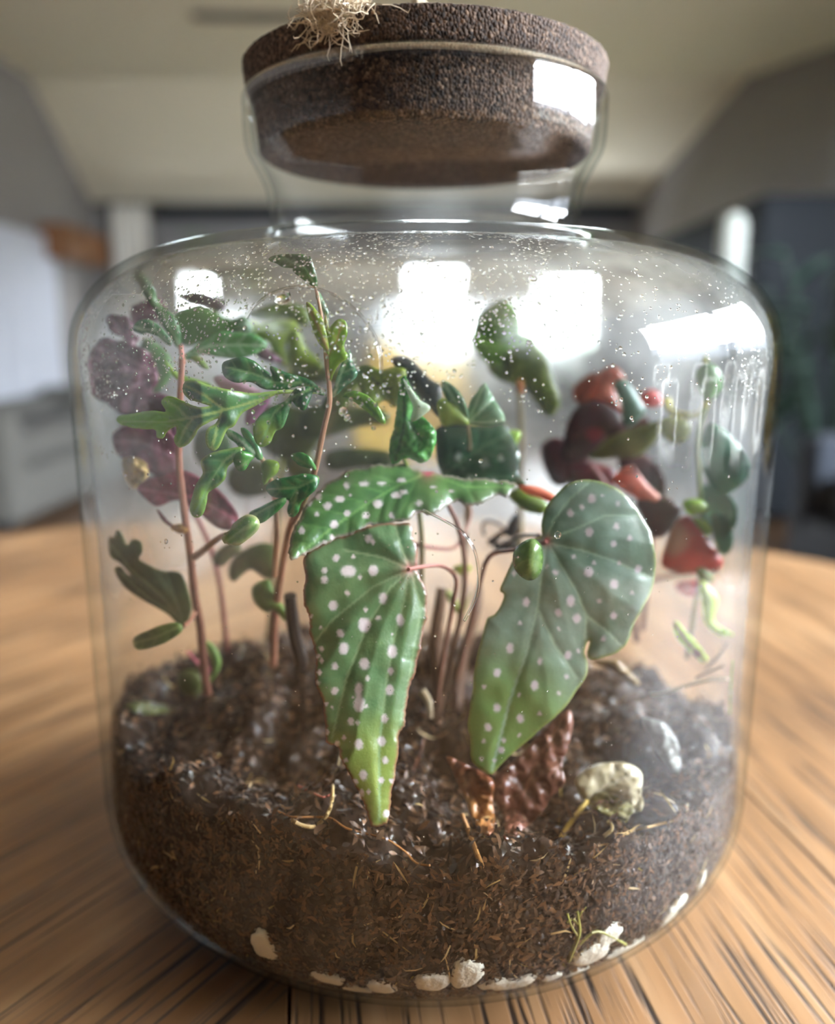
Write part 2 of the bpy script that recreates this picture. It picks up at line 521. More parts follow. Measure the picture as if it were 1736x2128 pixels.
window('window_1', 'x', RWX, RW, [0.5])
for i, w in enumerate(BWIN):
    window('window_%d' % (i + 2), 'y', BWY, w, [])
    portal('daylight_portal', ((w[0] + w[1]) / 2, BWY + .12, (w[2] + w[3]) / 2), (-PI / 2, 0, 0), w[1] - w[0], w[3] - w[2])
# blind rail along the back wall
mb = MB(); p0, p1 = at(325, 430, BWY - .1), at(1320, 452, BWY - .1)
mb.box(((p0[0] + p1[0]) / 2, BWY - .1, (p0[2] + p1[2]) / 2), (p1[0] - p0[0], .12, .10), 0, .01)
struct(mb.build('trim_1', M_CHAR))
mb = MB(); mb.box(((LX + 2) / 2, BWY - .012, ZF + .06), (4.6, .02, .12), 0, .004); struct(mb.build('baseboard_back', M_WHITE))
mb = MB(); mb.box((LX + .012, (FY + BWY) / 2, ZF + .06), (.02, BWY - FY, .12), 0, .004); struct(mb.build('baseboard_left', M_WHITE))

# ---- outside, seen in the windows and in the reflections on the glass
M_GROUND = simple('garden_paving', 'a29e94', 0.9, '918d82', 1)
mb = MB(); mb.box((9, 4, -1.1), (12.5, 30, .1)); struct(mb.build('ground', M_GROUND, smooth=False))
mb = MB(); mb.box((-1, 14, -1.1), (7.4, 12, .1)); struct(mb.build('lawn_ground', simple('lawn', '6a6a54', .9, '5a5a48', 3), smooth=False))
t = thing('neighbour_house', 'grey boarded house with a pitched dark roof outside the right hand window', 'house', (8.0, 3.0, -1.05))
M_SID = simple('grey_cladding', '37322d', .7, '2d2926', 3)
mb = MB(); mb.box((1.1, 0, 1.0), (2, 17.0, 2.0)); mb.build('wall', M_SID, t, False)
for k in range(13):
    mb = MB(); mb.box((.08, 0, .1 + .15 * k), (.03, 17.0, .135)); mb.build('board', M_SID, t, False)
mb = MB(); mb.add([(-.3, -8.8, 1.95), (-.3, 8.8, 1.95), (1.1, 8.8, 2.75), (1.1, -8.8, 2.75), (2.5, -8.8, 1.95), (2.5, 8.8, 1.95), (-.3, -8.8, 1.85), (-.3, 8.8, 1.85), (2.5, -8.8, 1.85), (2.5, 8.8, 1.85)],
                [(0, 3, 2, 1), (3, 4, 5, 2), (0, 1, 7, 6), (4, 8, 9, 5), (6, 7, 9, 8), (0, 6, 8, 4, 3), (1, 2, 5, 9, 7)]); mb.build('roof', simple('roof_slate', '4c4e54', .8, '42444a', 6), t, False)
for yy in (-5.2, -2.9, -.6, 1.7, 4.0):
    mb = MB()
    for dy, dz, sy, sz in ((-.42, 0, .08, .95), (.42, 0, .08, .95), (0, .45, .9, .08), (0, -.45, .9, .08)): mb.box((.06, yy + dy, .6 + dz), (.05, sy, sz))
    f = mb.build('window', M_WHITE, t, False)
    mb = MB(); mb.box((.085, yy, .6), (.02, .78, .85)); mb.build('pane', simple('dark_glass', '23282c', .1), f, False)
M_HEDGE = simple('hedge_leaves', '3c5a2a', .8, '2c4620', 8)
for i, (hx, hy, hr) in enumerate(((-2.3, 11.5, .8), (0.0, 12.2, .8), (2.0, 11.4, .8))):
    mb = MB()
    for k in range(700):
        u = rng.normal(0, 1, 3); u /= np.linalg.norm(u); c = np.array([0, 0, hr * .1]) + u * hr * (.75 + .25 * rng.random()) * np.array([1, 1, 1.0])
        a, b = rng.normal(0, .09, 3), rng.normal(0, .09, 3)
        mb.add([c - a, c - b, c + a, c + b], [(0, 1, 2, 3)])
    bsh = thing('garden_bush', ('round green bush outside, behind the left back window', 'round green bush outside, behind the middle back window', 'round green bush outside, behind the right back window')[i], 'bush', (hx, hy, -.35), 'bushes outside the back windows')
    mb.build('foliage', M_HEDGE, bsh); mb = MB(); mb.tube([(0, 0, -.72), (0, 0, 0)], .06); mb.build('trunk', simple('bush_bark', '5a4632', .9), bsh)

# ---- furniture out of focus
M_FAB = simple('grey_fabric', '62615d', .95, '5a5955', 12, .3)
M_NAVY = simple('dark_fabric', '262c36', .95, '20252e', 12, .3)


def sofa(name, label, c, L, D, H, fab, rz=0):
    t = thing(name, label, 'sofa', (c[0], c[1], ZF), rz=rz)
    for part, cc, dd, bv in (('base', (0, 0, .20), (L, D, .24), .03), ('seat_cushion', (-L * .22, .06, .40), (L * .42, D * .75, .16), .05), ('seat_cushion', (L * .22, .06, .40), (L * .42, D * .75, .16), .05),
                             ('backrest', (0, -D / 2 + .1, H / 2 + .1), (L, .22, H - .2), .07), ('armrest', (-L / 2 + .09, 0, .40), (.18, D, .42), .06), ('armrest', (L / 2 - .09, 0, .40), (.18, D, .42), .06)):
        mb = MB(); mb.box(cc, dd, 0, bv); mb.build(part, fab, t)
    for i in (-1, 1):
        for j in (-1, 1):
            mb = MB(); mb.tube([(i * (L / 2 - .1), j * (D / 2 - .1), 0), (i * (L / 2 - .1), j * (D / 2 - .1), .09)], .025); mb.build('leg', M_CHAR, t)
    return t


sofa('sofa', 'low grey fabric sofa along the left wall below the white cloth', (-2.35, 4.6, 0), 2.3, .85, .56, M_FAB, -PI / 2)
sofa('sofa', 'dark navy sofa seen past the right side of the jar', (1.78, 2.0, 0), 1.5, .8, .60, M_NAVY, -PI / 2 + PI)
# white cloth hanging at the left wall
NX, NZ = 60, 40; V = []; F = []
yA, yB = 4.6, 6.25
ztop = 0.95
for i in range(NX + 1):
    u = i / NX; yy = yA + (yB - yA) * u
    zb_ = -0.26 + .05 * noise.noise((u * 9, 1, 0)) + .03 * noise.noise((u * 25, 4, 0))
    for j in range(NZ + 1):
        v = j / NZ; V.append((LX + .05 + .022 * math.sin(u * 34 + math.sin(v * 2)) * (.3 + v) + .01 * noise.noise((u * 20, v * 6, 3)), yy, ztop + (zb_ - ztop) * v))
for i in range(NX):
    for j in range(NZ):
        a = i * (NZ + 1) + j; F.append((a, a + 1, a + NZ + 2, a + NZ + 1))
o = tag(mesh_obj('hanging_cloth', V, F, simple('white_cloth', 'c6cad4', .9, 'bcc0cb', 6)), 'white cloth with a ragged lower edge hanging on the left wall', 'cloth')
o.modifiers.new('thickness', 'SOLIDIFY').thickness = .006
# brown wooden wall box, beside it
q0, q1 = atx(122, 482, LX + .15), atx(214, 540, LX + .15)
cy_, cz_ = (q0[1] + min(q1[1], 7.1)) / 2, (q0[2] + q1[2]) / 2
t = thing('wall_box', 'small brown wooden box mounted high on the left wall', 'box', (LX + .1, cy_, cz_))
M_BROWN = simple('brown_wood', '8a5f3c', .6, '6e4829', 14)
mb = MB(); hh = .11; ww = .42
for dy, dz, sy, sz in ((0, hh, ww * 2, .03), (0, -hh, ww * 2, .03), (ww, 0, .03, hh * 2 + .03), (-ww, 0, .03, hh * 2 + .03)): mb.box((0, dy, dz), (.2, sy, sz))
mb.build('frame', M_BROWN, t, False)
mb = MB(); mb.box((.06, 0, 0), (.03, ww * 2 - .02, hh * 2 - .02), 0, .004); mb.build('front_panel', M_BROWN, t, False)
# white door frame/curtain on the back wall left
q0, q1 = at(228, 432, BWY - .12), at(318, 560, BWY - .12)
t = thing('door_curtain', 'narrow white curtain hanging at the left end of the back wall', 'curtain', ((q0[0] + q1[0]) / 2, BWY - .12, ZF))
V = []; F = []; wz = q0[2] - ZF
for i in range(41):
    u = i / 40
    for j in range(11):
        V.append(((u - .5) * (q1[0] - q0[0]), .03 * math.sin(u * 30), .03 + wz * j / 10))
for i in range(40):
    for j in range(10):
        a = i * 11 + j; F.append((a, a + 1, a + 12, a + 11))
o = mesh_obj('drape', V, F, simple('curtain_white', 'e8e6e0', .9, 'dcdad4', 3), t); o.modifiers.new('thickness', 'SOLIDIFY').thickness = .005
mb = MB(); mb.tube([(-.3, 0, wz + .03), (.3, 0, wz + .03)], .015); mb.build('rod', M_CHAR, t)
# charcoal cabinet (tall) at right
t = thing('tall_cabinet', 'tall charcoal cabinet behind the right shoulder of the jar', 'cabinet', (1.93, 4.75, ZF))
H = .86 - ZF
mb = MB(); mb.box((0, 0, H / 2 + .03), (.62, 1.9, H - .06), 0, .006); mb.build('body', M_CHAR, t, False)
mb = MB(); mb.box((0, 0, H - .015), (.66, 1.94, .03), 0, .006); mb.build('top', M_CHAR, t, False)
for k in (-1, 1):
    mb = MB(); mb.box((-.32, k * .47, H / 2), (.02, .92, H - .16), 0, .004); d = mb.build('door', M_CHAR, t, False)
    mb = MB(); mb.tube([(-.35, k * .06, H / 2 - .08), (-.35, k * .06, H / 2 + .08)], .008); mb.build('handle', simple('steel', '9a9a9a', .3, metal=1), d)
# white pillar lamp
q = at(1545, 440, 3.7); t = thing('pillar_lamp', 'white pillar floor lamp in front of the charcoal cabinet', 'lamp', (q[0] - .04, 3.7, ZF))
mb = MB(); Hh = q[2] - ZF
mb.lathe([(0, 0), (.12, 0), (.12, .02), (.02, .03), (.015, Hh - .5)], 24); mb.build('base', M_CHAR, t)
mb = MB(); mb.lathe([(.015, Hh - .52), (.06, Hh - .52), (.062, Hh - .3), (.06, Hh - .06), (.045, Hh - .015), (0, Hh)], 24); mb.build('shade', simple('lamp_paper', 'b4bab6', .8), t)
# dark leafy houseplant at right
M_DK = simple('dark_foliage', '22332b', .45, '2f463a', 7)


def house_plant(name, label, c, nleaf, spread, z0, z1, ln, mat, pot):
    t = thing(name, label, 'plant', (c[0], c[1], ZF))
    mb = MB(); mb.lathe([(0, 0), (.10, 0), (.14, .24), (.15, .26), (.14, .26), (.13, .23), (0, .23)], 24); mb.build('pot', pot, t)
    for k in range(nleaf):
        a = rng.uniform(0, 2 * PI); rr = spread * math.sqrt(rng.random()); zz = rng.uniform(z0, z1) - ZF
        tip = np.array([rr * math.cos(a), rr * math.sin(a), zz]); base = np.array([.02 * math.cos(a), .02 * math.sin(a), .2])
        mid = base * .4 + tip * .6 + np.array([0, 0, .12 * rng.random()])
        pts = catmull([base, mid, tip], 5)
        mb = MB(); mb.tube(pts, .006, 5); st = mb.build('stem', mat, t)
        dr_ = np.array([math.cos(a), math.sin(a), rng.uniform(-.9, .5)]); dr_ /= np.linalg.norm(dr_)
        sd_ = np.cross(dr_, [0, 0, 1.]); sd_ /= np.linalg.norm(sd_); nn = np.cross(sd_, dr_)
        L_ = ln * rng.uniform(.7, 1.2); V = []; F = []
        for i in range(7):
            u = i / 6; w = .30 * L_ * math.sin(PI * min(u * 1.02, 1) ** .75) * (1 if u < 1 else 0)
            c_ = tip + dr_ * L_ * u - np.array([0, 0, .35 * L_ * u * u])
            V += [c_ - sd_ * w + nn * .15 * w, c_, c_ + sd_ * w + nn * .15 * w]
        for i in range(6):
            b = i * 3; F += [(b, b + 1, b + 4, b + 3), (b + 1, b + 2, b + 5, b + 4)]
        lo_ = mesh_obj('leaf', V, F, mat, st); lo_.modifiers.new('thickness', 'SOLIDIFY').thickness = .002
    return t


q = at(1690, 640, 2.9)
house_plant('potted_plant', 'large dark leafy houseplant beside the charcoal cabinet', (q[0] + .22, 3.05), 46, .40, -.1, .55, .26, M_DK, simple('pot_grey', '3a3d40', .6))
q = at(460, 420, 6.2)
house_plant('potted_plant', 'thin upright green plant in front of the back wall', (q[0], 6.2), 16, .16, .5, 1.0, .34, simple('green_foliage', '4c6a2c', .5, '3e5a24', 6), simple('pot_white', 'c8c4bc', .5))
# ceiling fan
q = at(690, 30, 5.0)
t = thing('ceiling_fan', 'dark ceiling fan below the flat part of the ceiling', 'fan', (q[0], q[1], q[2]))
mb = MB(); mb.lathe([(0, -.10), (.07, -.10), (.12, -.05), (.12, .05), (.05, .10), (.018, .12), (.018, ZC - q[2] - .03)], 24); mb.build('motor', M_CHAR, t)
mb = MB(); mb.lathe([(.018, ZC - q[2] - .06), (.07, ZC - q[2] - .05), (.08, ZC - q[2]), (0, ZC - q[2])], 24); mb.build('ceiling_mount', M_CHAR, t)
for k in range(4):
    a = PI + .05 + k * PI / 2; V = []
    for u in (0.10, .22, .5, .77, .82):
        w = {0.10: .02, .22: .055, .5: .065, 0.77: .06, .82: .03}[u]
        for s_ in (-1, 1): V.append((u * math.cos(a) - s_ * w * math.sin(a), u * math.sin(a) + s_ * w * math.cos(a), s_ * .025))
    F = [(2 * i, 2 * i + 1, 2 * i + 3, 2 * i + 2) for i in range(4)]
    b = mesh_obj('blade', V, F, simple('fan_blade', '55504a', .6), t); b.modifiers.new('thickness', 'SOLIDIFY').thickness = .012
# yellow armchair seen through the jar
q = at(868, 740, 4.2)
t = thing('armchair', 'yellow armchair standing in front of the back windows, seen through the jar', 'chair', (q[0], 4.4, ZF))
M_YEL = simple('yellow_fabric', 'd9b544', .9, 'cfa93a', 10)
for part, cc, dd, bv in (('seat', (0, 0, .38), (.6, .6, .18), .05), ('backrest', (0, .28, .62), (.6, .14, .68), .06), ('armrest', (-.3, 0, .5), (.1, .6, .3), .04), ('armrest', (.3, 0, .5), (.1, .6, .3), .04)):
    mb = MB(); mb.box(cc, dd, 0, bv); mb.build(part, M_YEL, t)
for i in (-1, 1):
    for j in (-1, 1):
        mb = MB(); mb.tube([(i * .24, j * .24, 0), (i * .22, j * .22, .3)], [.015, .022]); mb.build('leg', M_BROWN, t)

# ================================================================ THE TABLE
M_WOOD, nt, out = material('weathered_oak')
p = N(nt, 'ShaderNodeBsdfPrincipled'); nt.links.new(p.outputs[0], out.inputs[0]); p.inputs['Roughness'].default_value = .42; p.inputs['Specular IOR Level'].default_value = .6; p.inputs['Coat Weight'].default_value = .25; p.inputs['Coat Roughness'].default_value = .42
tc = N(nt, 'ShaderNodeTexCoord')


def stretched(sx, sy, det, dist=0.0):
    mp = N(nt, 'ShaderNodeMapping'); mp.inputs['Scale'].default_value = (sx, sy, sy)
    nt.links.new(tc.outputs['Object'], mp.inputs['Vector'])
    n_ = N(nt, 'ShaderNodeTexNoise'); n_.inputs['Scale'].default_value = 1; n_.inputs['Detail'].default_value = det; n_.inputs['Distortion'].default_value = dist
    nt.links.new(mp.outputs[0], n_.inputs['Vector']); return n_


def ramp(inp, stops):
    r = N(nt, 'ShaderNodeValToRGB'); e = r.color_ramp.elements
    while len(e) < len(stops): e.new(.5)
    for k, (pos, c) in enumerate(stops): e[k].position = pos; e[k].color = rgba(c)
    nt.links.new(inp, r.inputs[0]); return r


base = ramp(stretched(5, 60, 6).outputs[0], [(.3, '84623f'), (.5, 'a87f57'), (.7, 'bd9870')])
patch = ramp(stretched(3, 9, 3).outputs[0], [(.35, 'a09080'), (.7, 'ffffff')])
mulp = N(nt, 'ShaderNodeMixRGB', blend_type='MULTIPLY'); mulp.inputs[0].default_value = .6
nt.links.new(base.outputs[0], mulp.inputs[1]); nt.links.new(patch.outputs[0], mulp.inputs[2])
pores = stretched(12, 520, 3, .3)
pr = ramp(pores.outputs[0], [(.36, (0, 0, 0)), (.46, (1, 1, 1))])
gate = ramp(stretched(6, 40, 3).outputs[0], [(.3, (1, 1, 1)), (.62, (.0, .0, .0))])
mxg = N(nt, 'ShaderNodeMixRGB', blend_type='ADD'); mxg.inputs[0].default_value = 1
inv = N(nt, 'ShaderNodeMixRGB'); inv.inputs[1].default_value = rgba('2e2117')
nt.links.new(pr.outputs[0], inv.inputs[0]); nt.links.new(mulp.outputs[0], inv.inputs[2])
nt.links.new(inv.outputs[0], p.inputs['Base Color'])
bp = N(nt, 'ShaderNodeBump'); bp.inputs['Strength'].default_value = .6; bp.inputs['Distance'].default_value = .0006
nt.links.new(pr.outputs[0], bp.inputs['Height']); nt.links.new(bp.outputs[0], p.inputs['Normal'])

TC = np.array([-.10, -.03]); TR = .64
table = thing('round_table', 'round weathered oak table carrying the glass terrarium', 'table', (TC[0], TC[1], ZF))
circ = [tuple(TC + TR * np.array([math.cos(a), math.sin(a)])) for a in np.linspace(0, 2 * PI, 97)[:-1]]


def clip(P, n, d):                       # keep points with p.n >= d
    o = []
    for i in range(len(P)):
        a, b = np.array(P[i - 1]), np.array(P[i]); da, db = a @ n - d, b @ n - d
        if (da >= 0) != (db >= 0): o.append(tuple(a + (b - a) * da / (da - db)))
        if db >= 0: o.append(tuple(b))
    return o


def board(P, ang, z1=0.0):
    if len(P) < 3: return
    c = np.mean(P, 0); ca, sa = math.cos(-ang), math.sin(-ang)
    Q = [((x - c[0]) * ca - (y - c[1]) * sa, (x - c[0]) * sa + (y - c[1]) * ca) for x, y in P]
    n = len(Q); cQ = np.mean(Q, 0)
    ins = [tuple(np.array(q) + (cQ - np.array(q)) / np.linalg.norm(cQ - np.array(q)) * .0012) for q in Q]
    V = [(x, y, -.032) for x, y in Q] + [(x, y, -.0012) for x, y in Q] + [(x, y, 0) for x, y in ins]
    F = [tuple(range(n))[::-1], tuple(range(2 * n, 3 * n))]
    for l in (0, 1): F += [(l * n + i, l * n + (i + 1) % n, (l + 1) * n + (i + 1) % n, (l + 1) * n + i) for i in range(n)]
    o = mesh_obj('board', V, F, M_WOOD, table, smooth=False)
    o.location = (c[0] - TC[0], c[1] - TC[1], -ZF + z1); o.rotation_euler = (0, 0, ang)


sp = np.array([-.0415, -.085]); sa_ = math.radians(90 + 8); sdir = np.array([math.cos(sa_), math.sin(sa_)]); snr = np.array([sdir[1], -sdir[0]])   # snr points right
g = .0004
for k in range(4):                       # boards right of the seam, grain along the seam
    lo_, hi_ = k * .2 + g, (k + 1) * .2 - g
    P = clip(clip(circ, snr, sp @ snr + lo_), -snr, -(sp @ snr + hi_)); board(P, sa_)
la_ = math.radians(90 - 33); ld = np.array([math.cos(la_), math.sin(la_)]); ln_ = np.array([ld[1], -ld[0]])
Lh = clip(circ, -snr, -(sp @ snr - g))
for lo_, hi_ in ((-2, .52), (.52, 2)):
    P = clip(clip(Lh, ln_, sp @ ln_ + lo_ + g), -ln_, -(sp @ ln_ + hi_ - g)); board(P, la_)
mb = MB(); mb.lathe([(0, 0), (.30, 0), (.30, .03), (.08, .06), (.05, .12), (.045, .55), (.07, .66), (.2, -ZF - .033), (0, -ZF - .033)], 40); mb.build('pedestal', M_BROWN, table)

# ================================================================ THE JAR
def glass_mat(name, fog, base=.042):
    m, nt, out = material(name)
    lw = N(nt, 'ShaderNodeLayerWeight'); lw.inputs['Blend'].default_value = .5
    pw = N(nt, 'ShaderNodeMath', operation='POWER'); pw.inputs[1].default_value = 5.5; nt.links.new(lw.outputs['Facing'], pw.inputs[0])
    ml = N(nt, 'ShaderNodeMath', operation='MULTIPLY_ADD'); ml.inputs[1].default_value = .32; ml.inputs[2].default_value = base; nt.links.new(pw.outputs[0], ml.inputs[0])
    tint = N(nt, 'ShaderNodeMixRGB'); tint.inputs[1].default_value = (.985, .99, .985, 1); tint.inputs[2].default_value = (.72, .77, .76, 1)
    p2 = N(nt, 'ShaderNodeMath', operation='POWER'); p2.inputs[1].default_value = 6; nt.links.new(lw.outputs['Facing'], p2.inputs[0]); nt.links.new(p2.outputs[0], tint.inputs[0])
    tr = N(nt, 'ShaderNodeBsdfTransparent'); nt.links.new(tint.outputs[0], tr.inputs[0])
    gl = N(nt, 'ShaderNodeBsdfGlossy'); gl.inputs['Roughness'].default_value = 0.012
    first = tr
    if fog:
        tc = N(nt, 'ShaderNodeTexCoord'); sx = N(nt, 'ShaderNodeSeparateXYZ'); nt.links.new(tc.outputs['Object'], sx.inputs[0])
        nz_ = N(nt, 'ShaderNodeTexNoise'); nz_.inputs['Scale'].default_value = 18; nz_.inputs['Detail'].default_value = 5; nt.links.new(tc.outputs['Object'], nz_.inputs['Vector'])
        h = N(nt, 'ShaderNodeMapRange', interpolation_type='SMOOTHSTEP'); h.inputs['From Min'].default_value = .085; h.inputs['From Max'].default_value = .212; h.inputs['To Min'].default_value = .05; h.inputs['To Max'].default_value = 1
        nt.links.new(sx.outputs['Z'], h.inputs['Value'])
        h2 = N(nt, 'ShaderNodeMapRange', interpolation_type='SMOOTHSTEP'); h2.inputs['From Min'].default_value = .226; h2.inputs['From Max'].default_value = .236; h2.inputs['To Min'].default_value = 1; h2.inputs['To Max'].default_value = .04
        nt.links.new(sx.outputs['Z'], h2.inputs['Value'])
        n2 = N(nt, 'ShaderNodeMapRange', interpolation_type='SMOOTHSTEP'); n2.inputs['From Min'].default_value = .34; n2.inputs['From Max'].default_value = .62; n2.inputs['To Min'].default_value = .3; n2.inputs['To Max'].default_value = 1
        nt.links.new(nz_.outputs[0], n2.inputs['Value'])
        # the back of the jar is fogged more than the front
        by = N(nt, 'ShaderNodeMapRange', interpolation_type='SMOOTHSTEP'); by.inputs['From Min'].default_value = -.09; by.inputs['From Max'].default_value = .04; by.inputs['To Min'].default_value = .24; by.inputs['To Max'].default_value = 1
        nt.links.new(sx.outputs['Y'], by.inputs['Value'])
        a = N(nt, 'ShaderNodeMath', operation='MULTIPLY'); b = N(nt, 'ShaderNodeMath', operation='MULTIPLY'); c = N(nt, 'ShaderNodeMath', operation='MULTIPLY'); d = N(nt, 'ShaderNodeMath', operation='MULTIPLY'); d.inputs[1].default_value = fog
        ax = N(nt, 'ShaderNodeMath', operation='ABSOLUTE'); nt.links.new(sx.outputs['X'], ax.inputs[0])
        hx = N(nt, 'ShaderNodeMapRange', interpolation_type='SMOOTHSTEP'); hx.inputs['From Min'].default_value = .045; hx.inputs['From Max'].default_value = .10; hx.inputs['To Min'].default_value = 0; hx.inputs['To Max'].default_value = .5  # mist at the sides; on the right it also imitates the window's reflected veil
        nt.links.new(ax.outputs[0], hx.inputs['Value']); hz = N(nt, 'ShaderNodeMapRange', interpolation_type='SMOOTHSTEP'); hz.inputs['From Min'].default_value = .06; hz.inputs['From Max'].default_value = .12
        nt.links.new(sx.outputs['Z'], hz.inputs['Value']); hm = N(nt, 'ShaderNodeMath', operation='MULTIPLY'); nt.links.new(hx.outputs[0], hm.inputs[0]); nt.links.new(hz.outputs[0], hm.inputs[1])
        hM = N(nt, 'ShaderNodeMath', operation='MAXIMUM'); nt.links.new(h.outputs[0], hM.inputs[0]); nt.links.new(hm.outputs[0], hM.inputs[1]); nt.links.new(hM.outputs[0], a.inputs[0]); nt.links.new(h2.outputs[0], a.inputs[1]); nt.links.new(a.outputs[0], b.inputs[0]); nt.links.new(n2.outputs[0], b.inputs[1])
        nt.links.new(b.outputs[0], c.inputs[0]); sh_ = N(nt, 'ShaderNodeMapRange', interpolation_type='SMOOTHSTEP'); sh_.inputs['From Min'].default_value = .188; sh_.inputs['From Max'].default_value = .218; sh_.inputs['To Min'].default_value = 0; sh_.inputs['To Max'].default_value = .36
        nt.links.new(sx.outputs['Z'], sh_.inputs['Value']); bm = N(nt, 'ShaderNodeMath', operation='MAXIMUM'); nt.links.new(by.outputs[0], bm.inputs[0]); nt.links.new(sh_.outputs[0], bm.inputs[1])
        nt.links.new(bm.outputs[0], c.inputs[1]); nt.links.new(c.outputs[0], d.inputs[0])
        rf = N(nt, 'ShaderNodeBsdfRefraction'); rf.inputs['IOR'].default_value = 1.12; rf.inputs['Roughness'].default_value = .45; rf.inputs['Color'].default_value = (.96, .97, .97, 1)
        rr_ = N(nt, 'ShaderNodeMapRange'); rr_.inputs['From Min'].default_value = -.03; rr_.inputs['From Max'].default_value = .05; rr_.inputs['To Min'].default_value = .42; rr_.inputs['To Max'].default_value = .72
        nt.links.new(sx.outputs['Y'], rr_.inputs['Value']); nt.links.new(rr_.outputs[0], rf.inputs['Roughness'])
        tl = N(nt, 'ShaderNodeBsdfTranslucent'); tl.inputs[0].default_value = (.85, .87, .88, 1)
        df = N(nt, 'ShaderNodeBsdfDiffuse'); df.inputs[0].default_value = (.8, .82, .83, 1)
        m0 = N(nt, 'ShaderNodeMixShader'); m0.inputs[0].default_value = .4; nt.links.new(tl.outputs[0], m0.inputs[1]); nt.links.new(df.outputs[0], m0.inputs[2])
        m1 = N(nt, 'ShaderNodeMixShader'); m1.inputs[0].default_value = .26; nt.links.new(rf.outputs[0], m1.inputs[1]); nt.links.new(m0.outputs[0], m1.inputs[2])
        m2 = N(nt, 'ShaderNodeMixShader'); nt.links.new(d.outputs[0], m2.inputs[0]); nt.links.new(tr.outputs[0], m2.inputs[1]); nt.links.new(m1.outputs[0], m2.inputs[2])
        first = m2
    mx = N(nt, 'ShaderNodeMixShader'); nt.links.new(ml.outputs[0], mx.inputs[0]); nt.links.new(first.outputs[0], mx.inputs[1]); nt.links.new(gl.outputs[0], mx.inputs[2])
    nt.links.new(mx.outputs[0], out.inputs[0])
    return m


M_RIM = glass_mat('thick_rim_glass', 0, .30); M_GLASS = glass_mat('clear_glass', 0); M_FOG = glass_mat('misted_glass', .95)
jar = thing('terrarium_jar', 'large clear glass terrarium jar with a narrow neck, misted inside', 'jar')
NS = 160
ring = [tuple(x) for x in PO] + [(.0608, .2771), (.0596, .2772)] + [tuple(x) for x in PIN[::-1]]
no = len(PO) + 1; V = []; F = []; ids = []
for r, z in ring:
    for k in range(NS):
        a = 2 * PI * k / NS; V.append((max(r, 1e-5) * math.cos(a), max(r, 1e-5) * math.sin(a), z))
for i in range(len(ring) - 1):
    for k in range(NS):
        F.append((i * NS + k, i * NS + (k + 1) % NS, (i + 1) * NS + (k + 1) % NS, (i + 1) * NS + k)); ids.append(2 if no - 3 <= i <= no + 1 else 0 if i <= no else 1)
o = mesh_obj('glass', V, F, M_GLASS, jar); o.data.materials.append(M_FOG); o.data.materials.append(M_RIM); o.data.polygons.foreach_set('material_index', np.array(ids, np.int32))

M_DROP, nt, out = material('water_drop')
gb = N(nt, 'ShaderNodeBsdfGlass'); gb.inputs['IOR'].default_value = 1.33; gb.inputs['Roughness'].default_value = 0; nt.links.new(gb.outputs[0], out.inputs[0])
# droplets standing on the inside of the glass
mb = MB()


def drop(P, n, r, flat=.55):
    n = Vector(n).normalized(); u = n.orthogonal().normalized(); v = n.cross(u); P = Vector(P); V = []; F = []
    for i, (rr, hh) in enumerate(((1, 0), (.75, .62))):
        for k in range(7):
            a = 2 * PI * k / 7; V.append(P + (u * math.cos(a) + v * math.sin(a)) * r * rr + n * r * hh * flat)
    V.append(P + n * r * flat)
    for k in range(7):
        F.append((k, (k + 1) % 7, 7 + (k + 1) % 7, 7 + k)); F.append((7 + k, 7 + (k + 1) % 7, 14))
    F.append(tuple(range(7))[::-1])
    mb.add(V, F)


def in_pt(s, th):                        # s: index along the inner profile
    i = int(s); f = s - i; q = PIN[i] * (1 - f) + PIN[min(i + 1, len(PIN) - 1)] * f; nn = nrm[i]
    return (q[0] * math.cos(th), q[0] * math.sin(th), q[1]), (nn[0] * math.cos(th), nn[0] * math.sin(th), nn[1])


i0 = int(np.argmin(abs(PIN[:, 1] - .165) + (PIN[:, 0] < .1))); i1 = int(np.argmin(np.hypot(PIN[:, 0] - .075, PIN[:, 1] - .226)))
cnt = 0
while cnt < 6500:
    s_ = rng.uniform(i0, i1); th = rng.uniform(PI * .95, PI * 2.05)
    P, n_ = in_pt(s_, th)
    dens = .25 + .75 * (noise.noise((P[0] * 30, P[1] * 30, P[2] * 30)) > -.05)
    if P[0] > .03: dens *= .35
    if rng.random() > dens: continue
    drop(P, n_, rng.choice([.00022, .0003, .0004, .00055], p=[.4, .35, .2, .05])); cnt += 1
for k in range(500):                     # sparse specks lower down
    th = rng.uniform(PI, 2 * PI); z = rng.uniform(.06, .17); r_ = r_in(z)
    drop((r_ * math.cos(th), r_ * math.sin(th), z), (-math.cos(th), -math.sin(th), 0), rng.uniform(.00012, .0003))
for px_, py_, r_ in ((588, 618, .0022), (1108, 578, .0011), (714, 855, .0012), (1160, 1112, .0010), (345, 1125, .0008), (722, 868, .0009)):
    P = on_glass(px_, py_)
    rr = math.hypot(P[0], P[1]); drop(P, (-P[0] / rr, -P[1] / rr, -.2 if P[2] < .19 else -.8), r_)
o = mb.build('water_droplets', M_DROP, jar); o['kind'] = 'stuff'; o['label'] = 'condensation droplets inside the glass'
# meniscus lines: thin water edges on the glass
for crop, s in (('P', '513,662 530,635 560,612 600,598 650,598 700,616 745,650 775,690 790,730 793,775'), ('P', '880,1060 920,1080 960,1105 985,1140 995,1190 990,1240 965,1290')):
    P = catmull(pix(crop, s), 5); pts = [p_ for p_ in (on_glass(a, b) for a, b in P) if p_ is not None]
    mb = MB(); mb.tube(pts, .00035, 6); mb.build('water_trail', M_DROP, jar)

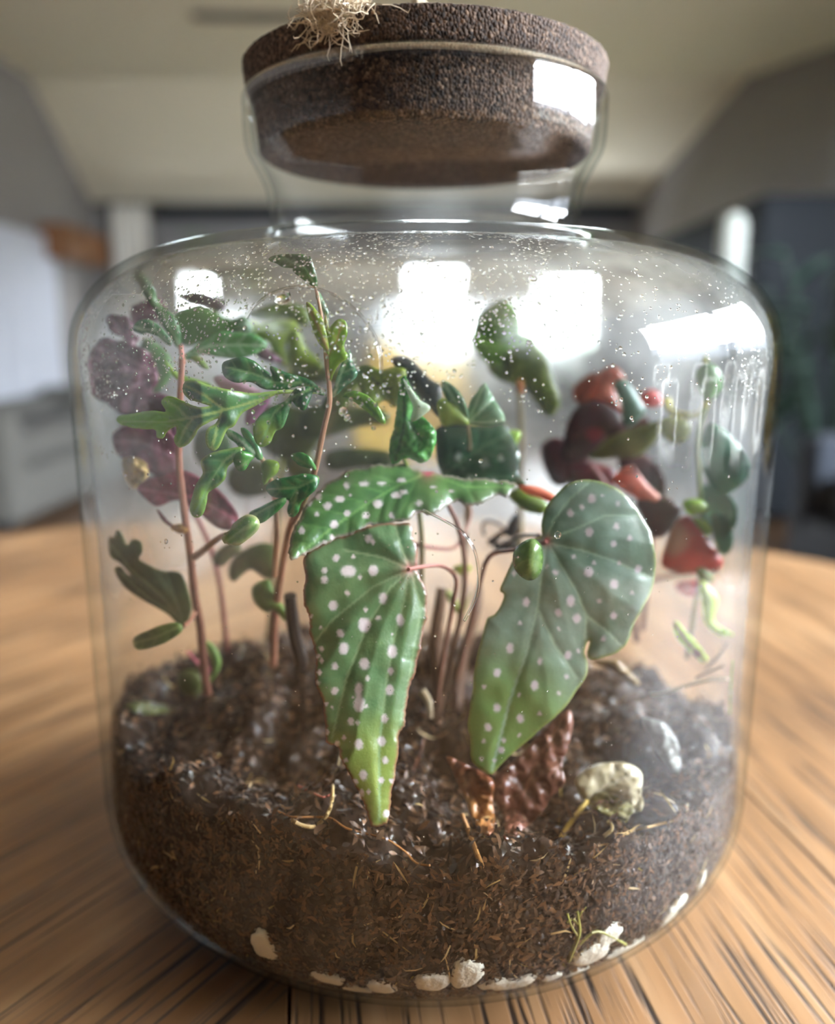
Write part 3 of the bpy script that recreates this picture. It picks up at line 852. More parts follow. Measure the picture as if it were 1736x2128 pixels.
# ---- cork stopper
M_CORK, nt, out = material('cork')
p = N(nt, 'ShaderNodeBsdfPrincipled'); nt.links.new(p.outputs[0], out.inputs[0]); p.inputs['Roughness'].default_value = .85
tc = N(nt, 'ShaderNodeTexCoord'); vo = N(nt, 'ShaderNodeTexVoronoi'); vo.inputs['Scale'].default_value = 1050; nt.links.new(tc.outputs['Object'], vo.inputs['Vector'])
nv = N(nt, 'ShaderNodeTexNoise'); nv.inputs['Scale'].default_value = 900; nv.inputs['Detail'].default_value = 3; nt.links.new(tc.outputs['Object'], nv.inputs['Vector'])
sep = N(nt, 'ShaderNodeSeparateColor'); nt.links.new(vo.outputs['Color'], sep.inputs[0])
r1 = ramp(sep.outputs[0], [(0, '2c221d'), (.45, '56443a'), (.8, '6b574a'), (1, '8c7462')]); 
r2 = ramp(nv.outputs[0], [(.35, (.35, .35, .35)), (.6, (1, 1, 1))])
mu = N(nt, 'ShaderNodeMixRGB', blend_type='MULTIPLY'); mu.inputs[0].default_value = .7; nt.links.new(r1.outputs[0], mu.inputs[1]); nt.links.new(r2.outputs[0], mu.inputs[2])
nt.links.new(mu.outputs[0], p.inputs['Base Color'])
bp = N(nt, 'ShaderNodeBump'); bp.inputs['Strength'].default_value = .9; bp.inputs['Distance'].default_value = .0007; bp.invert = True
nt.links.new(vo.outputs['Distance'], bp.inputs['Height']); nt.links.new(bp.outputs[0], p.inputs['Normal'])
stop = thing('cork_stopper', 'round brown agglomerate cork stopper in the neck of the terrarium jar', 'stopper', (0, 0, .277))
V = []; F = []; n = 420
cp = [(0.0, -.0190), (.02, -.019), (.04, -.019), (.0550, -.0188), (.0564, -.0178)] + [(.0564 + .0014 * k / 8, -.0178 + .0174 * k / 8) for k in range(1, 9)] + \
     [(.0598, .0006)] + [(.0600 + .0002 * k, .0006 + .0080 * k / 5) for k in range(1, 6)] + [(.0598, .0093), (.04, .0095), (.02, .0095), (0, .0095)]
for r, z in cp:
    for k in range(n):
        a = 2 * PI * k / n; j = 1e-5 + r
        q = Vector((j * math.cos(a), j * math.sin(a), z)); d_ = .00022 * noise.noise(q * 1100) + .00025 * noise.noise(q * 2600)
        if r > .03: q = q + Vector((math.cos(a), math.sin(a), 0)) * d_ + Vector((0, 0, d_ * .6))
        V.append(q)
for i in range(len(cp) - 1):
    for k in range(n): F.append((i * n + k, i * n + (k + 1) % n, (i + 1) * n + (k + 1) % n, (i + 1) * n + k))
mesh_obj('cork', V, F, M_CORK, stop)
M_TWINE = simple('jute_twine', 'e8dcc8', .9, 'cbb99c', 300)
tb = at(706, 34, -.0535)
loc = np.array([0, 0, .277])
for k in range(2):                       # two twisted strands of the twine loop
    mb = MB(); pts = []
    for i in range(60):
        u = i / 59; b = tb + np.array([.001 + .028 * u, .004 + .045 * u, .0015 + .018 * math.sin(PI * u * .93)])
        ph = u * 40 + k * PI; pts.append(b + np.array([math.sin(ph) * .0012, 0, math.cos(ph) * .0012]) - loc)
    mb.tube(pts, .0014, 7); mb.build('twine_strand', M_TWINE, stop)
mb = MB(); rx = np.random.default_rng(3)
for k in range(260):                     # frayed end
    p0 = tb + rx.normal(0, .0021, 3) * [1.7, .6, .9]; d0 = rx.normal(0, 1, 3); d0[1] -= .3; d0[2] -= .15; pts = [p0]
    Lf = rx.uniform(.003, .010)
    for j in range(7):
        d0 = d0 + rx.normal(0, .8, 3); d0 /= np.linalg.norm(d0); q = pts[-1] + d0 * Lf / 4
        rr = math.hypot(q[0], q[1])
        if q[2] < .287 and rr < .0615: q[0] *= .0618 / rr; q[1] *= .0618 / rr
        pts.append(q)
    mb.tube([x - loc for x in pts], [.00016] * 7 + [.00007], 4)
for s in ('668,20 662,40 660,72', '672,20 672,45 675,57 686,59 696,46 710,44', '712,30 718,45 722,53 728,48 733,38', '720,55 712,72 700,86 684,95', '620,0 622,10 624,20', '640,0 650,18 656,30'):
    P = catmull(pix('P', s), 4); mb.tube([at(a, b, -.0585 + .00002 * abs(a - 860)) - loc for a, b in P], .00011, 4)
o = mb.build('frayed_fibres', M_TWINE, stop); o['kind'] = 'stuff'

# ================================================================ SOIL
M_SOIL = attr_mat('coir_soil', .8, 0, .12, .8, 500)
M_FIB = attr_mat('coir_fibre', .4, .12, .45)
soil = thing('terrarium_soil', 'brown coir and moss substrate filling the bottom of the jar', 'soil'); soil['kind'] = 'stuff'
n = 220; V = []; F = []; C = []
zb_ = np.linspace(0, 1, 30)
rings = []
for k in range(n):
    a = 2 * PI * k / n; ca, sa = math.cos(a), math.sin(a)
    col = []
    for rr in np.linspace(.0005, .1155, 42): col.append((rr * ca, rr * sa, zsoil(rr * ca, rr * sa) + .002 * noise.noise((rr * ca * 200, rr * sa * 200, 2))))
    zt = col[-1][2]
    for q in np.linspace(0, 1, 34)[1:]:
        z = zt * (1 - q) + .0065 * q
        rr = max(r_in(z) - .0012 - .011 * (1 - min(1, max(0, (z - .013) / .010))) - .0012 * abs(noise.noise((ca * 14, sa * 14, z * 120))), .001); col.append((rr * ca, rr * sa, z))
    col.append((.0005 * ca, .0005 * sa, .0065))
    rings.append(col)
m_ = len(rings[0]); V = [v for c in rings for v in c]
for k in range(n):
    for j in range(m_ - 1):
        F.append((k * m_ + j, ((k + 1) % n) * m_ + j, ((k + 1) % n) * m_ + j + 1, k * m_ + j + 1))
pal = [np.array(lin(c)) for c in ('120b07', '1c120b', '2a1b11', '23160e')]
for v in V:
    t_ = .5 + .5 * noise.noise((v[0] * 70, v[1] * 70, v[2] * 70)); C.append(pal[0] * (1 - t_) + pal[2] * t_)
o = mesh_obj('soil_body', V, F, M_SOIL, soil, np.array(C)); o['kind'] = 'stuff'


def flakes(name, count, palette, lmin, lmax, wmin, wmax, surf, parent, seed):
    r = np.random.default_rng(seed); V = []; F = []; C = []
    cols = [np.array(lin(c)) for c in palette]
    for _ in range(count):
        P, nn = surf(r); P = np.array(P); nn = np.array(nn)
        d = r.normal(0, 1, 3); d -= nn * (d @ nn) * r.uniform(.4, .95); d /= np.linalg.norm(d) + 1e-9
        sd = np.cross(d, nn); sd /= np.linalg.norm(sd) + 1e-9
        L_ = r.uniform(lmin, lmax); w = r.uniform(wmin, wmax); cur = r.normal(0, .5); twist = r.normal(0, .5)
        b = len(V); c = cols[r.integers(len(cols))] * r.uniform(.7, 1.3)
        for i in range(4):
            u = i / 3 - .5; ww = w * (1 - (2 * u) ** 2 * .85)
            q = P + d * L_ * u * (1 - .3 * abs(u)) + nn * (cur * L_ * (u * u - .1) + .0003) + sd * L_ * cur * .5 * u * u * 1.5
            s2 = sd * math.cos(twist * u * 3) + nn * math.sin(twist * u * 3)
            V += [q - s2 * ww, q + s2 * ww]; C += [c, c]
        for i in range(3): F.append((b + 2 * i, b + 2 * i + 1, b + 2 * i + 3, b + 2 * i + 2))
    V = np.array(V); rr = np.hypot(V[:, 0], V[:, 1]); lim = np.array([max(r_in(z) - .0006, .001) for z in V[:, 2]]); k = np.minimum(1, lim / np.maximum(rr, 1e-9)); V[:, 0] *= k; V[:, 1] *= k
    V[:, 2] = np.maximum(V[:, 2], .004)
    o = mesh_obj(name, V, F, M_FIB, parent, np.array(C)); o['kind'] = 'stuff'; return o


def s_side(r):
    th = -PI / 2 + r.uniform(-1.75, 1.75); zt = zsoil(.113 * math.cos(th), .113 * math.sin(th)); z = r.uniform(.0165, zt + .002); rr = r_in(z) - r.uniform(.0008, .0022)
    e = .001; sl = (r_in(z + e) - r_in(z - e)) / (2 * e); nv_ = np.array([math.cos(th), math.sin(th), -sl]); return (rr * math.cos(th), rr * math.sin(th), z), nv_ / np.linalg.norm(nv_)


def s_top(r):
    rr = .113 * math.sqrt(r.random()); th = r.uniform(0, 2 * PI); x, y = rr * math.cos(th), rr * math.sin(th); e = .003
    nv_ = np.array([-(zsoil(x + e, y) - zsoil(x - e, y)) / (2 * e), -(zsoil(x, y + e) - zsoil(x, y - e)) / (2 * e), 1]); nv_ /= np.linalg.norm(nv_)
    return np.array((x, y, zsoil(x, y))) + nv_ * r.uniform(0, .003), nv_


flakes('coir_flakes', 20000, ('2b1a0f', '3b2414', '48301c', '553a24', '22150c', '6a4a30', '35200f'), .0016, .0045, .0002, .0007, s_side, soil, 11)
flakes('moss_strands', 11000, ('1e120b', '2c1b10', '3c2718', '180e08', '523825', '130b07', '684a34'), .0018, .006, .0003, .0009, s_top, soil, 12)
flakes('pale_fibres', 500, ('b79a6c', 'a58a58', '8f7a3e', 'c8b088'), .004, .014, .00018, .0004, lambda r: (s_side if r.random() < .5 else s_top)(r), soil, 13)

# ---- white pebbles against the glass at the bottom
M_PEB = simple('white_stone', 'e8e4d8', .6, 'b9b2a2', 160, .4, bscale=500)
PEB = [(543, 1974, 24, 30), (679, 2040, 30, 14), (742, 2062, 24, 9), (791, 2058, 26, 22), (900, 2052, 33, 25), (972, 2034, 28, 36), (1057, 2053, 56, 24), (1152, 2044, 19, 12), (1231, 1996, 42, 26),
       (1203, 2033, 28, 12), (1317, 1990, 46, 14), (1272, 1949, 28, 20), (1418, 1917, 25, 26), (1463, 1899, 22, 14), (1500, 1841, 10, 20)]
plab = ['lone white pebble at the dark left of the jar bottom', 'flat pale pebble right of the lone dark-side pebble', 'thin sliver of pale pebble low beside a curled one', 'pale pebble with a yellowish rim, left of the round white one',
        'round white pebble framed by a glassy outline at the bottom', 'tall white pebble pointing up beside the round white one', 'widest white pebble at the front bottom of the jar', 'tiny pale pebble right of the widest one',
        'big bright white pebble under the green moss sprig', 'small cream pebble below the big bright one', 'long cream pebble lying along the right bottom curve', 'greyish pebble above the big bright one',
        'upright white pebble at the right bottom curve', 'pale sliver pebble against the right bottom glass edge', 'topmost small pebble at the right edge of the jar']
for (px_, py_, w_, h_), lb in zip(PEB, plab):
    P = on_glass(px_, py_)
    while P is None: px_, py_ = px_ + (880 - px_) * .02, py_ + (1700 - py_) * .02; P = on_glass(px_, py_)
    k = np.linalg.norm(P - CAM) / FPX; a_, b_ = w_ * k * 1.1, h_ * k * 1.25; ix = int(np.argmin(np.hypot(PIN[:, 0] - math.hypot(P[0], P[1]), PIN[:, 1] - P[2]))); ra_ = math.hypot(P[0], P[1]); nn = -Vector((nrm[ix, 0] * P[0] / ra_, nrm[ix, 0] * P[1] / ra_, nrm[ix, 1])).normalized()
    tx_ = nn.cross(Vector((0, 0, 1))).normalized(); tz_ = tx_.cross(nn).normalized(); th_ = max(min(a_, b_) * .6, .0012); c_ = Vector(P) - nn * (th_ * .75)
    V = []; F = []; nu, nv_ = 16, 10; sd_ = rng.uniform(0, 50)
    for i in range(nv_ + 1):
        la = -PI / 2 + PI * i / nv_
        for j in range(nu):
            lo_ = 2 * PI * j / nu; d_ = Vector((math.cos(la) * math.cos(lo_), math.sin(la), math.cos(la) * math.sin(lo_)))
            f_ = 1 + .28 * noise.noise(d_ * 1.3 + Vector((sd_, 0, 0))) + .1 * noise.noise(d_ * 3.2 + Vector((sd_, 4, 0)))
            q = c_ + tx_ * d_.x * a_ * f_ + tz_ * d_.y * b_ * f_ + nn * d_.z * th_ * f_
            lim = r_in(q.z) - .0004; rr = math.hypot(q.x, q.y)
            if rr > lim: q.x *= lim / rr; q.y *= lim / rr
            q.z = max(q.z, .0030); V.append(q - c_)
    for i in range(nv_):
        for j in range(nu): F.append((i * nu + j, i * nu + (j + 1) % nu, (i + 1) * nu + (j + 1) % nu, (i + 1) * nu + j))
    tag(mesh_obj('pebble', V, F, M_PEB, None, loc=c_), lb, 'pebble', 'white pebbles in the bottom of the jar')

# ================================================================ PLANTS
# ---- spotted begonia
def plant(name, label, cat, px, py, y, group=None):
    q = fit_in(px, py, y); return thing(name, label, cat, (q[0], q[1], zsoil(q[0], q[1])), group)


beg = plant('spotted_begonia', 'begonia with big drooping white-spotted leaves in the middle of the jar', 'plant', 905, 1420, -.03)
L1S = [(245, 435, 14), (298, 490, 32, 24), (405, 487, 20), (195, 487, 11), (195, 528, 14), (320, 430, 8), (293, 583, 11), (232, 637, 19, 22), (447, 605, 19, 24), (372, 655, 8), (367, 722, 28, 31), (520, 700, 16, 26),
       (427, 692, 10), (265, 758, 15), (278, 822, 20, 26), (185, 822, 10), (368, 888, 22, 25), (487, 835, 21, 28), (240, 898, 14), (480, 918, 14), (377, 950, 9), (240, 1003, 15), (343, 1000, 16, 34), (345, 1060, 23, 34),
       (475, 1000, 17, 24), (320, 1030, 6), (310, 1135, 14, 17), (335, 1140, 8), (453, 1122, 15, 20), (343, 1233, 17, 24), (440, 1220, 18, 22), (280, 1203, 8), (250, 1228, 11), (363, 1365, 16, 22), (438, 1388, 12), (454, 1300, 13),
       (330, 1390, 10), (355, 1440, 12, 15), (460, 1530, 14), (170, 855, 10), (185, 875, 9), (175, 925, 9), (205, 1060, 8), (210, 1180, 9), (290, 1300, 9), (385, 350, 14), (405, 365, 8), (480, 1390, 8), (488, 760, 5),
       (230, 1075, 6), (375, 1068, 7), (350, 700, 6), (180, 730, 7), (345, 515, 8), (140, 685, 7), (386, 1435, 8), (170, 967, 7)]
L1 = '590,490 592,430 578,340 560,290 500,286 440,288 380,300 310,328 240,350 170,385 120,418 104,455 118,520 103,590 128,680 135,740 150,820 165,870 155,950 190,1050 195,1100 204,1190 212,1230 250,1240 270,1290 290,1340 320,1390 345,1440 372,1500 388,1560 402,1585 462,1570 472,1530 477,1480 490,1400 500,1340 510,1280 516,1190 540,1140 546,1060 557,1000 577,940 592,880 606,820 616,760 633,680 633,600 617,540 600,505'
leaf(beg, 'E', L1, -.097, tx=.002, ty=-.0042, c1='64875a', c2='4a714a', vein='8aa87c', bulge=.003, edge=.003, step=4.6, serr=.8, mat=M_WAXY, edgec='8a5048', tipc=(430, 1400, 380, '84984a'),
     ribs=('560,480 540,600 490,800 455,1000 430,1250 430,1560', '560,480 480,560 380,720 290,950 230,1200', '560,480 400,560 230,700 150,800', '560,480 440,430 280,400', '560,480 520,380 500,300', '560,480 610,640 565,900 520,1150'),
     spots=L1S, spotc='d9cfd2', node=(560, 478, 38, 'd98a90'), side=False)
L2S = [(1343, 178, 17), (1252, 240, 14), (1300, 215, 11), (1333, 322, 17), (1447, 297, 13), (1437, 372, 12), (1505, 350, 11), (1330, 493, 19), (1265, 428, 9), (1352, 452, 8), (1460, 452, 9), (1541, 480, 15), (1187, 495, 11),
       (1252, 617, 17, 24), (1278, 693, 17, 20), (1200, 667, 14), (1062, 622, 15, 21), (1035, 710, 8), (1438, 545, 18), (1375, 615, 9), (1437, 680, 14), (1515, 580, 7), (992, 820, 16, 23), (1120, 876, 11, 15), (1240, 850, 14, 20),
       (1285, 832, 8), (1393, 778, 10), (936, 925, 16, 19), (1097, 980, 16, 22), (1236, 940, 9), (1200, 1012, 8), (880, 985, 8), (1032, 1020, 8), (936, 1075, 15), (1036, 1120, 16, 19), (1120, 1100, 7), (898, 1160, 15), (1033, 1192, 7),
       (965, 1215, 8), (880, 1218, 7), (955, 1255, 12), (868, 1292, 8), (925, 1302, 7), (1455, 200, 9), (1007, 500, 9), (1200, 735, 7), (1390, 165, 6), (1150, 470, 5)]
L2 = '1128,335 1128,290 1135,250 1152,208 1190,160 1240,117 1300,97 1360,102 1420,120 1470,150 1520,200 1560,260 1590,310 1607,370 1618,440 1612,520 1592,590 1560,650 1532,700 1512,750 1492,800 1460,832 1420,850 1370,865 1340,868 1326,850 1332,812 1336,786 1320,798 1310,838 1325,880 1321,930 1300,970 1270,1010 1230,1070 1180,1120 1130,1160 1080,1205 1040,1240 990,1280 950,1322 910,1362 880,1346 845,1322 825,1290 823,1210 812,1150 822,1070 835,980 845,880 865,800 880,740 898,690 930,672 962,620 965,585 948,570 970,520 1000,450 1020,410 1060,372 1100,350'
leaf(beg, 'E', L2, -.082, tx=.0015, ty=-.002, c1='84988c', c2='6c8474', vein='9cb4a0', bulge=.003, edge=.003, step=4.8, serr=.25, mat=M_WAXY, edgec='7f8a4c', tipc=(930, 1200, 520, '6f8f52'),  # grey in the leaf colour stands in for window sheen
     ribs=('1150,360 1125,520 1110,650 1060,850 990,1050 915,1340', '1150,360 1200,450 1270,560 1320,680 1312,780', '1160,370 1300,400 1450,450 1600,520', '1160,350 1270,310 1400,250 1540,250', '1150,350 1180,270 1250,180 1330,110', '1110,650 1180,800 1280,950', '1320,680 1400,740 1470,810'),
     spots=L2S, spotc='cfc4cc', node=(1150, 360, 26, 'b0304a'), side=False)
L3S = [(290, 125, 12), (365, 117, 22, 11), (440, 115, 18, 7), (525, 102, 18, 9), (260, 182, 22, 13), (210, 212, 18, 14), (425, 203, 20, 18), (503, 167, 24, 12), (535, 152, 18, 8), (600, 200, 16, 10), (293, 243, 15, 12), (373, 253, 15, 14),
       (482, 252, 13, 11), (236, 290, 17, 18), (163, 245, 9), (98, 317, 13), (130, 200, 10), (395, 295, 11), (225, 345, 10), (195, 365, 8), (170, 172, 12), (660, 132, 13, 6), (740, 150, 13, 5), (860, 88, 13, 5), (930, 103, 12, 5), (700, 190, 9, 5), (305, 162, 10, 5), (600, 235, 20, 8)]
L3 = '60,445 48,420 45,380 70,300 120,210 170,150 220,110 280,70 340,50 420,36 500,30 560,38 620,62 700,72 760,88 850,95 950,100 1032,125 1000,145 982,168 940,165 900,185 850,205 800,210 765,188 700,225 650,245 590,240 560,265 470,290 400,292 310,332 240,352 170,388 120,412'
leaf(beg, 'E', L3, -.078, tx=.003, ty=-.012, c1='567f42', c2='3c6a38', vein='6fa05a', bulge=.002, edge=.003, step=4.8, serr=1.1, mat=M_WAXY, edgec='9a8a84', ribs=('640,70 520,120 380,200 220,310 70,430', '640,70 800,130 1000,130'), spots=L3S, spotc='d9cfd2', node=(640, 72, 36, 'd06a7a'))
leaf(beg, 'B', '890,1130 1000,1108 1200,1115 1290,1105 1330,1150 1370,1230 1392,1300 1385,1400 1430,1480 1300,1490 1100,1500 950,1440 900,1350 885,1230', -.035, ty=-.006, c1='2c5234', c2='1f3f27', vein='4a7050', ribs=('900,1440 1050,1320 1200,1220 1340,1150', '900,1440 1100,1440 1350,1420'),
     spots=[(1020, 1300, 20), (1180, 1340, 24), (1280, 1310, 16), (1100, 1420, 20, 8), (1240, 1445, 22, 8), (1090, 1240, 14)], spotc='8a968c', mat=M_WAXY)
leaf(beg, 'E', '1030,125 1080,124 1130,135 1180,160 1196,186 1170,192 1120,172 1070,158', -.05, c1='d9876a', c2='c97054', step=5, mat=M_LEAF)
leaf(beg, 'J', '1040,120 1150,80 1300,150 1430,240 1380,330 1230,310 1130,250 1050,180', -.035, c1='7f8f3a', c2='5f7a2c', step=6)
stem(beg, 'E', '556,482 620,470 700,468 760,520 745,640 720,780 690,950 680,1050', (-.094, -.07, -.05, -.04), (8, 10), '9a5c54', '5f4234')
stem(beg, 'E', '640,72 700,160 770,300 800,480 780,680 740,860 715,1010', (-.055, -.05, -.035, -.03), (9, 13), '7f5248', '4f382c')
stem(beg, 'E', '1150,362 1090,385 1000,400 900,430 850,600 800,800 750,1000', (-.08, -.06, -.04, -.03), (9, 12), '8a4a42', '4f382c')
stem(beg, 'J', '0,640 420,700 560,560 640,320 560,180', (-.04, -.01), (10, 7), '9a5a58', '8a6a4a')
stem(beg, 'E', '660,1120 690,950 672,800 690,640 700,560', (-.025, -.02), (34, 20), '3c281c', '5d4230', name='main_stem')
stem(beg, 'E', '760,1120 770,980 800,820 850,660 862,560', (-.02, .0), (26, 14), '4a3022', '6a4a34', name='main_stem')
leaf(beg, 'J', '950,640 1010,600 1080,640 1120,590 1100,720 960,700 880,700 880,620', 0.0, c1='2c241f', c2='1f1a18', step=6, name='withered_leaf')
leaf(beg, 'J', '1000,560 1010,480 1060,380 1110,330 1145,390 1130,480 1100,560 1060,580', 0.0, c1='33302f', c2='262222', step=6, name='withered_leaf')
stem(beg, 'J', '780,560 760,460 820,410 930,450 1010,520', (.01, .01), (6, 5), '4a3a30')
stem(beg, 'J', '820,640 930,560 1010,500', (0.0, 0.0), (14, 12), '33261f')
stem(beg, 'J', '960,700 1100,590 1180,560 1340,560', (-.01, -.06), (9, 8), '3a2a24')
leaf(beg, 'J', '320,1090 420,1130 500,1240 530,1350 590,1250 650,1130 600,1280 545,1400 470,1330 400,1210', -.02, c1='8f9a50', c2='7a8a44', step=5)
leaf(beg, 'J', '460,880 560,862 640,872 630,920 560,970 480,930', -.02, c1='b6bd5a', c2='98a548', step=5)
o = leaf(beg, 'E', '1020,430 1030,400 1060,375 1092,365 1115,392 1119,440 1110,490 1082,515 1050,502 1025,470', -.101, c1='5f7f3c', c2='4a6c2e', vein='7f9a58', ribs=('1090,370 1070,510',), bulge=-.002, edge=.004, step=4, mat=M_WAXY, thick=.002)
o['label'] = 'small oval green leaf pressed against the glass'

# ---- lobed creeping plant (left centre)
lob = plant('lobed_leaf_plant', 'green plant with deeply lobed glossy leaves and a pinkish stem, left of the spotted leaves', 'plant', 590, 1400, -.03)
G1, G2, GV = '2c6a30', '1a4c22', '6f9a5c'
s = stem(lob, 'A', '1600,315 1625,440 1650,620 1672,820 1690,1045 1650,1240 1600,1480 1545,1640 1440,1850 1400,2020 1360,2250 1330,2500 1320,2780', (-.085, -.085, -.08, -.06, -.035), (6, 10, 12, 14, 16), 'b08a6c', '8a5a48', name='main_stem')
leaf(lob, 'A', '1655,1010 1600,945 1540,905 1450,880 1380,858 1300,822 1312,880 1245,835 1190,790 1115,766 1045,780 992,800 986,850 1012,900 1082,930 1172,926 1262,972 1392,978 1440,962 1500,955 1570,980 1620,1010', -.088, tx=.003, c1=G1, c2='1c5a2a', vein=GV, ribs=('1655,1005 1500,930 1330,930 1180,870 1010,830',), mat=M_WAXY, step=4.2, bulge=.003)
leaf(lob, 'A', '1640,1005 1400,980 1200,1002 1060,985 960,965 880,945 800,915 742,928 728,985 775,1042 840,1062 905,1085 830,1092 745,1062 665,1025 612,1025 590,1062 618,1125 520,1116 400,1135 312,1150 300,1190 380,1222 470,1236 550,1240 560,1290 592,1296 622,1250 680,1216 690,1250 672,1300 690,1345 730,1352 790,1302 832,1232 890,1192 960,1162 940,1202 884,1242 880,1332 920,1376 962,1350 1012,1242 1062,1212 1112,1132 1200,1082 1330,1010 1450,1000',
     -.1, tx=.006, c1='3a7430', c2='235a26', vein='8fa85a', ribs=('1640,1005 1400,995 1200,1050 1000,1110 800,1160 600,1190 310,1185', '1000,1110 880,1020 745,950', '760,1165 690,1090 610,1045', '800,1160 740,1240 700,1340', '980,1115 950,1230 915,1360'), mat=M_WAXY, step=4.0, side=False, tipc=(480, 1200, 420, '6f9a34'), edgec='8aa64a', bulge=.0022)
leaf(lob, 'A', '1470,970 1405,1050 1300,1100 1232,1150 1190,1222 1200,1310 1242,1352 1300,1322 1332,1250 1382,1222 1422,1120 1442,1052 1472,1082 1522,1112 1552,1062 1582,992 1640,1000 1560,960', -.092, tx=.002, c1='2a6a2e', c2='184a22', vein=GV, ribs=('1560,975 1420,1040 1320,1140 1240,1330',), mat=M_WAXY, step=4.0, tipc=(1250, 1290, 160, '7a9c3a'))
leaf(lob, 'B', '325,940 360,915 400,905 470,930 540,1000 582,1092 550,1092 480,1032 420,982 360,945', -.088, c1='7aa52a', c2='4f8430', vein='3f6a24', ribs=('325,940 430,950 580,1090',), step=4)
leaf(lob, 'B', '108,370 150,400 200,470 222,540 240,640 240,690 215,650 180,610 150,540 122,450', -.088, c1='8faa34', c2='7a9a2e', vein='9a7a5a', ribs=('108,370 170,500 235,660',), step=4)
leaf(lob, 'B', '222,430 232,480 242,530 262,512 290,478 325,475 348,500 352,560 332,640 352,700 302,742 270,802 250,852 235,800 226,700 222,600 215,500', -.086, c1='88a832', c2='6f962c', vein='9a7a4a', ribs=('235,900 235,700 225,450', '235,700 290,600 320,500'), step=4)
leaf(lob, 'B', '368,655 385,740 412,800 372,850 322,892 268,945 276,890 300,800 322,740 345,690', -.084, c1='4f8466', c2='3c7050', vein='b0c8b0', ribs=('268,940 320,800 365,680',), step=4, mat=M_WAXY)
leaf(lob, 'A', '1288,126 1340,96 1450,90 1520,95 1545,112 1562,105 1582,160 1606,250 1602,312 1570,292 1500,242 1452,202 1450,180 1382,172 1340,146', -.082, c1='356a30', c2='28542a', vein='6f9a6a', ribs=('1600,310 1530,180 1400,120 1290,126',), step=4, mat=M_WAXY)
leaf(lob, 'I', '430,560 480,640 545,800 540,940 500,800 440,700 410,620', -.085, c1='4a7f58', c2='3a6a44', vein='9ab89a', ribs=('430,560 540,930',), step=4, mat=M_WAXY)
# small leaves lower on the same plant
leaf(lob, 'A', '850,1442 900,1402 1000,1372 1112,1358 1092,1420 1022,1480 1002,1560 952,1610 892,1652 882,1722 852,1800 802,1812 775,1762 790,1682 820,1592 860,1532 852,1480', -.095, c1=G1, c2='2a6a2c', vein=GV, ribs=('1112,1360 1000,1440 900,1590 810,1790',), mat=M_WAXY, step=4, tipc=(830, 1700, 150, '6f9a3a'), edgec='7fa04a')
leaf(lob, 'A', '1062,1422 1112,1382 1192,1412 1162,1452 1132,1502 1092,1505 1066,1462', -.094, c1='3f8430', c2='347430', vein=GV, ribs=('1190,1410 1090,1490',), mat=M_WAXY, step=4)
leaf(lob, 'A', '1010,1240 1080,1262 1130,1300 1190,1350 1220,1400 1180,1420 1120,1385 1080,1330 1030,1290', -.09, c1='4f8f5a', c2='3a7a40', vein='b0c8a8', ribs=('1215,1405 1020,1250',), mat=M_WAXY, step=4)
leaf(lob, 'A', '1110,1230 1160,1250 1215,1330 1250,1420 1215,1430 1180,1360 1130,1290', -.09, c1='3f8446', c2='306c34', vein=GV, ribs=('1240,1425 1115,1235',), mat=M_WAXY, step=4)
leaf(lob, 'A', '1278,1612 1332,1570 1422,1550 1522,1530 1612,1550 1602,1622 1542,1682 1502,1722 1482,1782 1442,1812 1414,1772 1422,1702 1332,1682 1288,1652', -.092, c1='2a7034', c2='1f5f2a', vein=GV, ribs=('1610,1560 1480,1620 1290,1630', '1480,1640 1440,1800'), mat=M_WAXY, step=4)
leaf(lob, 'A', '1440,1412 1500,1390 1562,1422 1602,1502 1562,1492 1492,1472', -.09, c1='3f8a3a', c2='2c6c30', vein=GV, ribs=('1600,1500 1450,1410',), mat=M_WAXY, step=4)
leaf(lob, 'A', '1250,1462 1292,1440 1352,1460 1342,1522 1292,1562 1260,1602 1248,1522', -.088, c1='86a03a', c2='6c8a30', step=4)
leaf(lob, 'A', '1168,1782 1252,1742 1332,1702 1402,1690 1382,1742 1302,1812 1232,1852 1180,1822', -.094, c1='2c6c2c', c2='245c28', vein=GV, ribs=('1400,1695 1175,1810',), mat=M_WAXY, step=4)
o = leaf(lob, 'H', '1000,228 1010,190 1080,122 1150,77 1202,90 1216,132 1180,180 1102,240 1042,262', -.104, c1='5f8a38', c2='4c7a30', vein='8aa860', ribs=('1210,100 1010,240',), bulge=-.001, step=3.6, mat=M_WAXY, edgec='a8a878', thick=.0015)
o['label'] = 'oval green leaf tip ringed by water on the glass'
stem(lob, 'A', '1112,1362 1215,1410 1255,1445 1300,1560 1330,1700 1340,1900 1330,2200', (-.09, -.06), (8, 12), '9a8a62', '9a6a4e')
stem(lob, 'A', '1612,1552 1560,1640 1500,1760 1450,1850', (-.09, -.078), (7, 10), '8a8a54', '8a5a48')
# blurred lobes further back
leaf(lob, 'H', '1200,520 1292,490 1332,600 1402,682 1432,762 1392,752 1322,682 1270,700 1202,640 1180,570', -.05, c1='6a8a34', c2='4f7030', step=6)
leaf(lob, 'H', '1040,380 1120,300 1240,250 1330,280 1350,420 1280,480 1180,420 1120,450 1060,500 1030,460', -.03, c1='5f6a3c', c2='4a5a34', step=6)
leaf(lob, 'H', '950,300 1060,240 1110,290 1040,350 980,400 930,370', -.03, c1='5a6238', c2='4a5a34', step=6)

